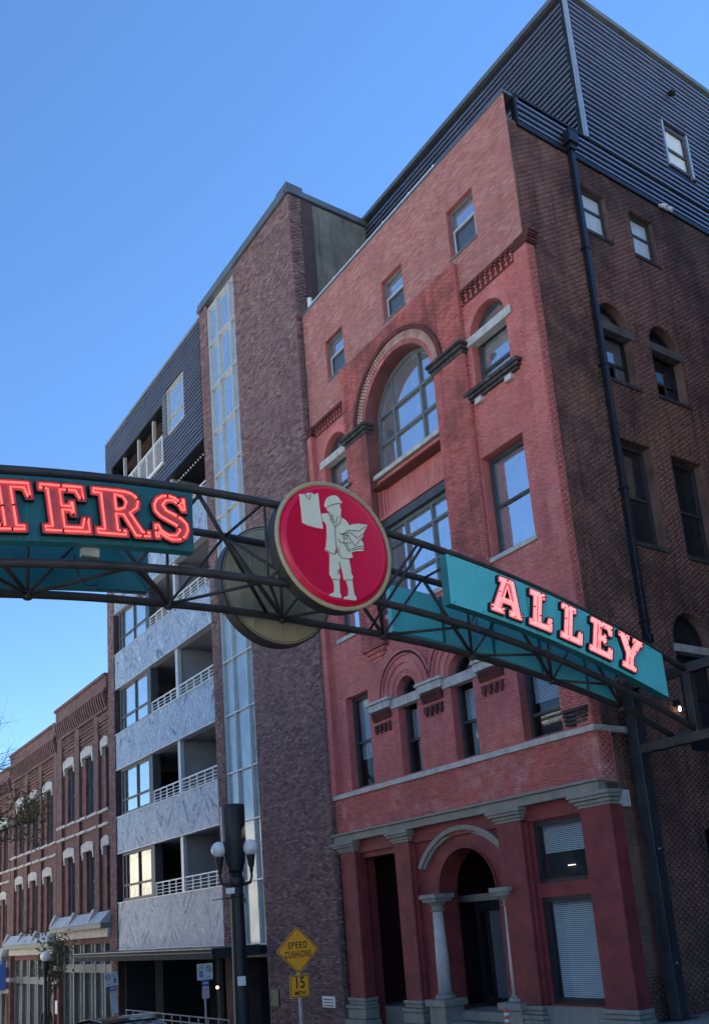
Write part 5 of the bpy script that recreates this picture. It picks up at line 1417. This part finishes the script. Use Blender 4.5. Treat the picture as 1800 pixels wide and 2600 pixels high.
MB().tube([YF.p(-0.30, 2.16, 0.05), YF.p(-0.305, 3.06, 0.05)], 0.022, 8).build('white_edge_strip', m_white_paint, SLp)  # white strip up the left edge of the canister

# ------------------------------------------------------------------ yellow speed cushion sign
m_sign_y = plain('amber_sign_sheet', (1.0, 0.40, 0.004), 0.4, var=0.08, scale=5)
m_sign_k = plain('sign_black', (0.02, 0.014, 0.008), 0.5, var=0.2)
m_sign_edge = plain('sign_edge', (0.35, 0.20, 0.05), 0.5, var=0.2)
m_galv = plain('galvanised_post', (0.40, 0.45, 0.44), 0.45, 0.4, var=0.2, scale=5)
SY = thing('road_sign', 'amber diamond road sign reading SPEED CUSHIONS with 15 MPH plate', 'road sign', (-18.5, 10.69, gz(-18.5)))
VF = Frame((-18.42, 10.69, 0), (0.13, 0.99, 0), (0.99, -0.13, 0))
zc = -0.575; dh = 0.52
def rdiamond(h, r=0.05, n=4):
    P = []
    for k in range(4):
        a0 = math.pi / 2 * k
        c = (math.cos(a0) * (h - r * 1.41), math.sin(a0) * (h - r * 1.41))
        for j in range(n + 1):
            a = a0 - math.pi / 4 + (math.pi / 2) * j / n
            P.append((c[0] + r * math.cos(a), zc + c[1] + r * math.sin(a)))
    return P
pl_ = MB().prism(VF, rdiamond(dh), 0.0, 0.012).build('diamond_plate', m_sign_y, SY)
bo = MB(); O, I = rdiamond(dh - 0.022), rdiamond(dh - 0.045)
for i in range(len(O)):
    j = (i + 1) % len(O); bo.prism(VF, [O[i], O[j], I[j], I[i]], 0.011, 0.0145, back=False)
bo.build('border', m_sign_k, pl_)
text_part('lettering', 'SPEED', 0.205, VF, 0.0, zc + 0.105, 0.014, m_sign_k, pl_, 0.001, sx=0.72, bold=0.004, spacing=1.25)
text_part('lettering', 'CUSHIONS', 0.205, VF, 0.0, zc - 0.095, 0.014, m_sign_k, pl_, 0.001, sx=0.60, bold=0.004, spacing=1.12)
def rrect(u0, v0, u1, v1, r=0.03, n=4):
    P = []
    for (cx_, cz_, a0) in ((u1 - r, v1 - r, 0), (u0 + r, v1 - r, 90), (u0 + r, v0 + r, 180), (u1 - r, v0 + r, 270)):
        for j in range(n + 1):
            a = math.radians(a0 + 90 * j / n); P.append((cx_ + r * math.cos(a), cz_ + r * math.sin(a)))
    return P
p2 = MB().prism(VF, rrect(-0.235, -1.60, 0.235, -1.115), 0.0, 0.012).build('speed_plate', m_sign_y, SY)
bo = MB(); O, I = rrect(-0.222, -1.587, 0.222, -1.128, 0.028), rrect(-0.205, -1.57, 0.205, -1.145, 0.022)
for i in range(len(O)):
    j = (i + 1) % len(O); bo.prism(VF, [O[i], O[j], I[j], I[i]], 0.011, 0.0145, back=False)
bo.build('border', m_sign_k, p2)
text_part('lettering', '15', 0.34, VF, 0.0, -1.29, 0.014, m_sign_k, p2, 0.001, sx=0.8, bold=0.006)
text_part('lettering', 'MPH', 0.135, VF, 0.0, -1.505, 0.014, m_sign_k, p2, 0.001, sx=1.0, bold=0.003)
MB().box(VF, -0.03, 0.03, gz(-18.5) - 0.2, -0.2, -0.05, -0.005).build('post', m_galv, SY)
for z in (-0.3, -0.85, -1.2, -1.5):
    MB().tube([VF.p(0, z, 0.01), VF.p(0, z, 0.02)], 0.012, 8).build('bolt', m_galv, SY)

# ------------------------------------------------------------------ parking sign clusters
m_sw = plain('white_sign_sheet', (0.55, 0.62, 0.62), 0.4, var=0.1, scale=6)
m_sb = plain('blue_sign_ink', (0.02, 0.07, 0.33), 0.4, var=0.1)
m_sg = plain('green_sign_ink', (0.06, 0.28, 0.20), 0.4, var=0.1)
m_srd = plain('pinkish_sign', (0.52, 0.42, 0.46), 0.5, var=0.15)
def parking_sign(x, y, ztop, roll, label, order, tall):
    r = thing('parking_sign', label, 'parking sign', (x, y, gz(x)), 'parking sign clusters on posts')
    f = Frame((x, y, 0), (0.12, 0.99, 0), (0.99, -0.12, 0))
    def tr(P): return [(a * math.cos(roll) - (b - ztop) * math.sin(roll), ztop + a * math.sin(roll) + (b - ztop) * math.cos(roll)) for a, b in P]
    for k, (u0, u1) in enumerate(((-0.225, -0.004), (0.004, 0.225))):
        kind = order[k]
        p = MB().prism(f, tr(rrect(u0, ztop - 0.44, u1, ztop, 0.02)), 0.0, 0.01).build('sign_plate', m_sw, r)
        c = (u0 + u1) / 2
        if kind == 'W':
            MB().prism(f, tr(rect(c - 0.05, ztop - 0.36, c + 0.055, ztop - 0.20)), 0.010, 0.0125).build('wheelchair_panel', m_sb, p)
            g = MB(); g.tube([f.p(*q, 0.014) for q in tr([(c, ztop - 0.225), (c + 0.002, ztop - 0.275), (c + 0.03, ztop - 0.28), (c + 0.038, ztop - 0.32)])], 0.007, 5)
            g.tube([f.p(*q, 0.014) for q in tr([(c - 0.002 + 0.03 * math.cos(t), ztop - 0.305 + 0.03 * math.sin(t)) for t in np.linspace(2.0, 5.6, 9)])], 0.005, 5)
            g.build('wheelchair_symbol', m_sw, p)
            for q in range(3):
                MB().prism(f, tr(rect(c - 0.08, ztop - 0.07 - q * 0.045, c + 0.08, ztop - 0.05 - q * 0.045)), 0.010, 0.0122).build('text_line', m_sg, p)
        else:
            g = MB()
            for i in range(24):
                t0, t1 = 2 * math.pi * i / 24, 2 * math.pi * (i + 1) / 24
                g.prism(f, tr([(c + rr * math.cos(t), ztop - 0.15 + rr * 1.1 * math.sin(t)) for rr, t in ((0.065, t0), (0.085, t0), (0.085, t1), (0.065, t1))]), 0.010, 0.0122, back=False)
            g.prism(f, tr([(c - 0.055, ztop - 0.10), (c - 0.045, ztop - 0.09), (c + 0.055, ztop - 0.20), (c + 0.045, ztop - 0.21)]), 0.010, 0.0126)
            g.tube([f.p(*q, 0.012) for q in tr([(c - 0.015, ztop - 0.19), (c - 0.015, ztop - 0.11), (c + 0.025, ztop - 0.115), (c + 0.025, ztop - 0.15), (c - 0.015, ztop - 0.155)])], 0.007, 5)
            g.prism(f, tr(rect(c - 0.05, ztop - 0.385, c + 0.05, ztop - 0.37)), 0.010, 0.0122)
            g.build('no_parking_symbol', m_sign_k, p)
    zz = ztop - 0.45
    b_ = MB().prism(f, tr(rrect(-0.10, zz - 0.15, 0.115, zz, 0.02)), 0.0, 0.01).build('blue_plate', m_sb, r)
    MB().prism(f, tr(rect(-0.06, zz - 0.10, 0.075, zz - 0.05)), 0.010, 0.0122).build('arrow', m_sw, b_)
    MB().prism(f, tr(rrect(-0.09, zz - 0.25, 0.105, zz - 0.16, 0.01)), 0.0, 0.01).build('small_plate', m_srd, r)
    MB().prism(f, tr(rrect(-0.10, zz - 0.27 - tall, 0.11, zz - 0.26, 0.02)), 0.0, 0.01).build('lower_plate', m_srd if tall < 0.4 else m_sw, r)
    if tall > 0.4:
        g = MB(); g.tube([f.p(*q, 0.011) for q in tr([(0.005 + 0.05 * math.cos(t), zz - 0.55 + 0.05 * math.sin(t)) for t in np.linspace(0, 6.28, 16)])], 0.005, 5); g.build('symbol', m_sg, r)
    a0 = f.p(0, gz(x) - 0.1, -0.03); tp = tr([(0, ztop - 0.02)])[0]
    MB().tube([a0, f.p(tr([(0, ztop - 1.6)])[0][0] * 0.6, ztop - 1.6, -0.03), f.p(tp[0], tp[1], -0.03)], 0.03, 8).build('post', m_galv, r)
parking_sign(-24.48, 11.18, -0.88, 0.0, 'parking sign cluster with blue wheelchair panel, just left of the tall black street lamp', 'WN', 0.22)
parking_sign(-31.64, 10.97, -1.13, 0.10, 'tilted parking sign cluster with blue wheelchair panel, by the brown shophouse', 'NW', 0.62)

# ------------------------------------------------------------------ distant single-globe lamp
FL = Vector((-46.39, 12.89, gz(-46.39)))
F2 = thing('street_lamp', 'small black street lamp with one globe beside the little street tree', 'lamp', FL)
MB().lathe((FL.x, FL.y, 0), [(0.26, FL.z), (0.24, FL.z + 0.3), (0.13, FL.z + 0.5), (0.085, FL.z + 1.2), (0.07, -1.55)], 16).build('pole', m_lamp_black, F2, True)
MB().lathe((FL.x, FL.y, 0), [(0.07, -1.56), (0.09, -1.40), (0.16, -1.15), (0.17, -0.84), (0.12, -0.82)], 16).build('globe_holder', m_lamp_black, F2, True)
MB().lathe((FL.x, FL.y, -0.60), [(0.25 * math.sin(t), -0.25 * math.cos(t)) for t in np.linspace(0.5, math.pi - 0.001, 14)], 20).build('globe', m_globe, F2, True)

# ------------------------------------------------------------------ parked dark car (only its roof and windscreen reach into the picture)
CX, CY = -19.2, 6.75
CR = thing('parked_car', 'dark car with sky shining on its windscreen, at the bottom edge left of the lamp', 'car', (CX, CY, gz(CX) - 0.12))
m_car = plain('black_car_paint', (0.012, 0.013, 0.016), 0.12, 0.3, var=0.1, scale=2)
m_tyre = plain('tyre_rubber', (0.02, 0.02, 0.02), 0.85)
m_rim = plain('alloy_rim', (0.35, 0.36, 0.38), 0.3, 0.9)
cz0 = gz(CX) - 0.12
sl_ang = math.atan(0.065)
def carp(l, y, z):
    return Vector((CX + l * math.cos(sl_ang) - z * math.sin(sl_ang), CY + y, cz0 + l * math.sin(sl_ang) + z * math.cos(sl_ang)))
def loft(secs, name, mat, parent, smooth=True, n=9):
    """cross sections: (l, half width at bottom, half width at top, z bottom, z top)"""
    g = MB(); rows = []
    for (l, wb_, wt, zb_, zt) in secs:
        r = [(-wb_, zb_), (-wb_ * 1.01, zb_ + (zt - zb_) * 0.45), (-wt * 0.985, zb_ + (zt - zb_) * 0.86), (-wt * 0.84, zt - 0.012), (0, zt), (wt * 0.84, zt - 0.012), (wt * 0.985, zb_ + (zt - zb_) * 0.86), (wb_ * 1.01, zb_ + (zt - zb_) * 0.45), (wb_, zb_)]
        rows.append([carp(l, a, b) for a, b in r])
    k0 = len(g.v)
    for r in rows: g.v += r
    m_ = len(rows[0])
    for i in range(len(rows) - 1):
        for j in range(m_ - 1):
            g.f.append((k0 + i * m_ + j, k0 + i * m_ + j + 1, k0 + (i + 1) * m_ + j + 1, k0 + (i + 1) * m_ + j))
    g.f.append(tuple(k0 + j for j in range(m_))); g.f.append(tuple(k0 + (len(rows) - 1) * m_ + j for j in reversed(range(m_))))
    return g.build(name, mat, parent, smooth)
body_ = loft([(-2.3, .70, .66, .35, .68), (-2.2, .86, .80, .24, .86), (-1.3, .91, .86, .22, .95), (0.0, .92, .87, .22, .96), (1.0, .92, .87, .22, .96), (1.9, .90, .84, .24, .92), (2.3, .80, .74, .30, .84), (2.4, .70, .62, .40, .70)], 'body', m_car, CR)
cabin = loft([(-1.45, .80, .72, .92, .96), (-0.75, .82, .66, .92, 1.36), (0.0, .83, .64, .92, 1.45), (0.6, .83, .63, .92, 1.43), (1.15, .82, .64, .92, 1.30), (1.85, .76, .70, .90, .96)], 'cabin', mirror_glass('car_glass', (0.05, 0.06, 0.07), 0.25, 0.04), CR)
loft([(-0.72, .60, .60, 1.355, 1.375), (-0.2, .60, .62, 1.43, 1.452), (0.3, .60, .62, 1.445, 1.465), (0.75, .58, .60, 1.40, 1.42), (1.0, .56, .58, 1.345, 1.36)], 'roof', m_car, CR)
g = MB(); g.hexa([carp(-1.42, -.66, .985), carp(-1.42, .66, .985), carp(-0.78, .58, 1.358), carp(-0.78, -.58, 1.358), carp(-1.44, -.66, .995), carp(-1.44, .66, .995), carp(-0.80, .58, 1.368), carp(-0.80, -.58, 1.368)])
g.build('windscreen', mirror_glass('bright_windscreen', (0.75, 0.80, 0.84), 0.8, 0.05), CR)
for l in (-1.45, 1.4):
    for s in (-1, 1):
        c = carp(l, s * 0.84, 0.33)
        wh = MB().lathe(c, [(0.33, -0.10), (0.34, 0.0), (0.33, 0.10)], 24, (0, 1, 0)).build('wheel', m_tyre, CR, True)
        MB().lathe(c, [(0.22, -0.11), (0.22, 0.11)], 20, (0, 1, 0)).build('wheel_rim', m_rim, wh)
for s in (-1, 1):
    g = MB(); p = carp(-0.65, s * 0.98, 0.99); g.lathe(p, [(0.04, -0.08), (0.10, -0.04), (0.10, 0.04), (0.04, 0.08)], 10); g.build('wing_mirror', m_car, CR, True)
    g = MB(); p = carp(-2.28, s * 0.60, 0.66); g.lathe(p, [(0.02, -0.06), (0.13, -0.03), (0.13, 0.03), (0.02, 0.06)], 12); g.build('headlight', m_blind, CR, True)

# ------------------------------------------------------------------ notices on walls
m_ink = plain('blue_grey_ink', (0.07, 0.10, 0.22), 0.6)
nt_ = MB().box(TF, -24.10, -23.42, -2.44, -2.13, 0.01, 0.03).build('wall_notice', m_white_paint)
tag(nt_, 'small white printed notice on the purple brick tower right of the amber sign', 'notice')
for i in range(3):
    g = MB(); u = -24.04
    while u < -23.52:
        e = u + random.uniform(0.03, 0.09); g.box(TF, u, min(e, -23.48), -2.24 - i * 0.085, -2.195 - i * 0.085, 0.03, 0.032); u = e + 0.015
    g.build('printed_line', m_ink, nt_)
tag(MB().box(TF, -27.22, -26.72, -2.52, -1.98, 0.008, 0.05).build('wall_plaque', plain('green_bronze', (0.045, 0.06, 0.06), 0.5, 0.5, var=0.3, scale=5), bevel=0.01), 'dull green bronze plaque low on the purple brick tower', 'plaque')
tag(MB().box(TF, -50.85, -50.45, -3.62, -2.95, 0.11, 0.13).build('wall_notice', m_white_paint), 'small white paper on the brown brick shop pier', 'notice')

# orange and white barricade post by the doorway
BR = thing('barrier_post', 'orange and white striped barrier post in front of the arched doorway', 'barrier', (-14.95, 13.6, gz(-14.95)))
m_or = plain('safety_orange', (0.75, 0.11, 0.03), 0.5, var=0.1); bz = gz(-14.95)
MB().lathe((-14.95, 13.6, 0), [(0.22, bz), (0.22, bz + 0.05), (0.12, bz + 0.08), (0.06, bz + 0.10)], 16).build('base', m_tyre, BR, True)
zs_ = list(np.linspace(bz + 0.1, -2.06, 8))
for i, (a, b) in enumerate(zip(zs_[:-1], zs_[1:])):
    MB().lathe((-14.95, 13.6, 0), [(0.05, a), (0.05, b)], 16).build('stripe', m_or if i % 2 == 0 else m_white_paint, BR, True)

# lit bulb in the alley
BL = thing('alley_lamp', 'small lit bulb glowing on the dark alley wall under the teal board', 'lamp', SF.p(18.0, 4.2, 0.12))
MB().box(SF, 17.93, 18.07, 4.25, 4.40, 0.0, 0.10).build('bracket', m_frame_black, BL)
MB().lathe(SF.p(18.0, 4.17, 0.12), [(0.010, -0.05), (0.032, -0.025), (0.032, 0.015), (0.02, 0.07)], 12).build('bulb', emit('bulb_glow', (1.0, 0.86, 0.66), 1.5), BL, True)

# ------------------------------------------------------------------ trees
m_bark = plain('bark', (0.075, 0.06, 0.052), 0.9, var=0.4, scale=8)
def leafmat(name, cols):
    mt, nt, b, out = mat_nodes(name)
    at = N(nt, 'ShaderNodeAttribute', attribute_name='rnd')
    r = ramp(nt, [(i / (len(cols) - 1), c) for i, c in enumerate(cols)])
    nt.links.new(at.outputs['Fac'], r.inputs[0]); nt.links.new(r.outputs[0], b.inputs['Base Color'])
    b.inputs['Roughness'].default_value = 0.6
    return mt
def leaves(name, pts, size, mat, parent, rg):
    n = len(pts); V = []; F = []; R = []
    for i, p in enumerate(pts):
        d = Vector(rg.normal(size=3)).normalized(); e = d.orthogonal().normalized(); nn = d.cross(e)
        s = size * rg.uniform(0.6, 1.25); k = len(V)
        V += [p - d * s, p + e * s * 0.42 + nn * s * 0.12, p + d * s, p - e * s * 0.42 + nn * s * 0.12]
        F.append((k, k + 1, k + 2, k + 3)); R.append(rg.random())
    me = bpy.data.meshes.new(name); me.from_pydata([tuple(v) for v in V], [], F)
    at = me.attributes.new('rnd', 'FLOAT', 'FACE'); at.data.foreach_set('value', R)
    me.materials.append(mat)
    o = bpy.data.objects.new(name, me); SC.collection.objects.link(o); o.parent = parent; o.location = -parent.location
    o['kind'] = 'stuff'
    return o
def grow(g, p, d, L, r, lev, rg, tips, bend=0.35, kids=3):
    pts = [p]; rr = [r]; q = p.copy(); dd = d.copy(); n = 5
    for i in range(n):
        dd = (dd + Vector(rg.normal(size=3)) * bend * 0.35).normalized()
        q = q + dd * (L / n); pts.append(q.copy()); rr.append(r * (1 - 0.6 * (i + 1) / n))
        if lev > 0 and i >= 1:
            for _ in range(kids if i == n - 1 else 1 + (rg.random() < 0.5)):
                nd = (dd + Vector(rg.normal(size=3)) * 0.65).normalized()
                grow(g, q, nd, L * rg.uniform(0.45, 0.7), rr[-1] * 0.6, lev - 1, rg, tips, bend, kids)
    g.tube(pts, rr, 5, cap=False)
    if lev <= 1: tips.append((pts, lev))
rg = np.random.default_rng(5)
# autumn tree whose trunk stands just outside the left edge
TB = Vector((-33.3, 6.0, gz(-33.3)))
T1 = thing('street_tree', 'autumn street tree with bare twigs and sparse yellow leaves reaching in from the left edge', 'tree', TB)
m_leaf1 = leafmat('autumn_leaf', [(0.13, 0.10, 0.035), (0.22, 0.17, 0.045), (0.09, 0.085, 0.035), (0.34, 0.26, 0.06), (0.16, 0.10, 0.05)])
g = MB(); tips = []
g.tube([TB, TB + Vector((0.05, 0.0, 3.2)), TB + Vector((0.0, 0.1, 6.4)), TB + Vector((0.0, 0.1, 8.4))], [0.24, 0.19, 0.15, 0.10], 10)
right = Vector((0.42, 0.9, 0.0)).normalized()
for (o_, d, L) in ((7.0, right * 1.0 + Vector((0, 0, 0.32)), 2.3), (7.6, right * 1.0 + Vector((0, 0, 0.42)), 2.0), (8.0, right * 0.9 + Vector((0, 0, 0.95)), 2.2), (8.3, right * 0.7 + Vector((0, 0, 1.3)), 2.4), (8.2, -right * 0.8 + Vector((0, 0, 0.8)), 2.6), (7.4, -right * 0.9 + Vector((0.4, 0, 0.5)), 2.4), (8.3, Vector((0.1, -0.2, 1.0)), 2.6)):
    grow(g, TB + Vector((0, 0.1, o_)), d.normalized(), L, 0.055, 2, rg, tips)
g.build('trunk', m_bark, T1, True)
pts = []
for P, lev in tips:
    for q in P[2:]:
        for _ in range(2 if q.z < 5.0 else (1 if q.z < 5.4 and rg.random() < 0.5 else 0)):
            pts.append(q + Vector(rg.normal(size=3)) * 0.15)
leaves('crown', pts, 0.075, m_leaf1, T1, rg)
# small dark green tree beside the far lamp
TB2 = Vector((-47.6, 13.3, gz(-47.6)))
T2 = thing('street_tree', 'small dark green street tree in front of the middle shophouse', 'tree', TB2)
m_leaf2 = leafmat('dark_leaf', [(0.035, 0.065, 0.035), (0.055, 0.09, 0.045), (0.025, 0.045, 0.028), (0.08, 0.10, 0.05)])
g = MB(); tips = []
g.tube([TB2, TB2 + Vector((0.06, 0.05, 1.6)), TB2 + Vector((0.0, 0.1, 3.2))], [0.10, 0.08, 0.06], 8)
for k in range(9):
    a = rg.uniform(0, 6.28)
    grow(g, TB2 + Vector((0, 0.08, 1.8 + k * 0.25)), Vector((math.cos(a) * 0.55, math.sin(a) * 0.55, 0.9)).normalized(), 1.5, 0.035, 1, rg, tips, kids=2)
g.build('trunk', m_bark, T2, True)
pts = []
for P, lev in tips:
    for q in P[1:]:
        for _ in range(2): pts.append(q + Vector(rg.normal(size=3)) * 0.14)
leaves('crown', pts, 0.10, m_leaf2, T2, rg)

# ------------------------------------------------------------------ pedestrian on the far pavement
PX, PY = -49.1, 13.7
pz = gz(PX)
PE = thing('person', 'distant pedestrian in a dark top standing below the small street lamp', 'person', (PX, PY, pz))
def skin_body(name, joints, edges, mat, parent, sub=2):
    me = bpy.data.meshes.new(name)
    me.from_pydata([(PX + j[0], PY + j[1], pz + j[2]) for j in joints], edges, [])
    me.materials.append(mat)
    o = bpy.data.objects.new(name, me); SC.collection.objects.link(o); o.parent = parent; o.location = -parent.location
    md = o.modifiers.new('skin', 'SKIN'); md.use_smooth_shade = True
    for i, j in enumerate(joints):
        me.skin_vertices[0].data[i].radius = (j[3], j[3] * (j[4] if len(j) > 4 else 1.0))
    me.skin_vertices[0].data[0].use_root = True
    o.modifiers.new('sub', 'SUBSURF').levels = sub; o.modifiers['sub'].render_levels = sub
    return o
m_cloth = plain('dark_navy_top', (0.035, 0.035, 0.055), 0.9, var=0.2, scale=9)
m_trs = plain('dark_trousers', (0.03, 0.032, 0.04), 0.9, var=0.2, scale=9)
m_skin = plain('skin', (0.36, 0.22, 0.17), 0.6, var=0.05, scale=9)
m_hair = plain('grey_brown_hair', (0.13, 0.11, 0.10), 0.8, var=0.2, scale=30)
J = [(0, 0, .95, .15), (0, 0, 1.2, .16), (0, 0, 1.42, .15), (0, 0, 1.52, .06), (0, 0, 1.60, .085), (0.02, 0, 1.70, .10),
     (0, .19, 1.42, .06), (0.02, .25, 1.15, .048), (0.10, .24, .92, .038), (0, -.19, 1.42, .06), (0.02, -.25, 1.15, .048), (0.10, -.24, .92, .038),
     (0, .10, .85, .095), (0.02, .11, .48, .065), (0, .12, .08, .045), (0.13, .13, .04, .04), (0, -.10, .85, .095), (0.02, -.11, .48, .065), (0, -.12, .08, .045), (0.13, -.13, .04, .04)]
E_ = [(0, 1), (1, 2), (2, 3), (3, 4), (4, 5), (2, 6), (6, 7), (7, 8), (2, 9), (9, 10), (10, 11), (0, 12), (12, 13), (13, 14), (14, 15), (0, 16), (16, 17), (17, 18), (18, 19)]
skin_body('body', J, E_, m_cloth, PE)
hd = MB(); hd.lathe((PX + 0.02, PY, pz + 1.66), [(0.115 * math.sin(t), -0.14 * math.cos(t)) for t in np.linspace(0.02, math.pi - 0.02, 12)], 14); hd = hd.build('head', m_skin, PE, True)
MB().lathe((PX + 0.005, PY, pz + 1.68), [(0.128 * math.sin(t), -0.145 * math.cos(t)) for t in np.linspace(1.5, math.pi - 0.02, 8)], 14).build('hair', m_hair, PE, True)
for s in (-1, 1):
    MB().tube([Vector((PX + 0.02, PY + s * 0.11, pz + 0.84)), Vector((PX + 0.03, PY + s * 0.115, pz + 0.48)), Vector((PX + 0.01, PY + s * 0.12, pz + 0.08))], [0.11, 0.085, 0.065], 12).build('trouser_leg', m_trs, PE, True)
    MB().lathe((PX + 0.11, PY + s * 0.245, pz + 0.87), [(0.01, -0.08), (0.035, -0.05), (0.04, 0.0), (0.03, 0.06)], 8).build('hand', m_skin, PE, True)
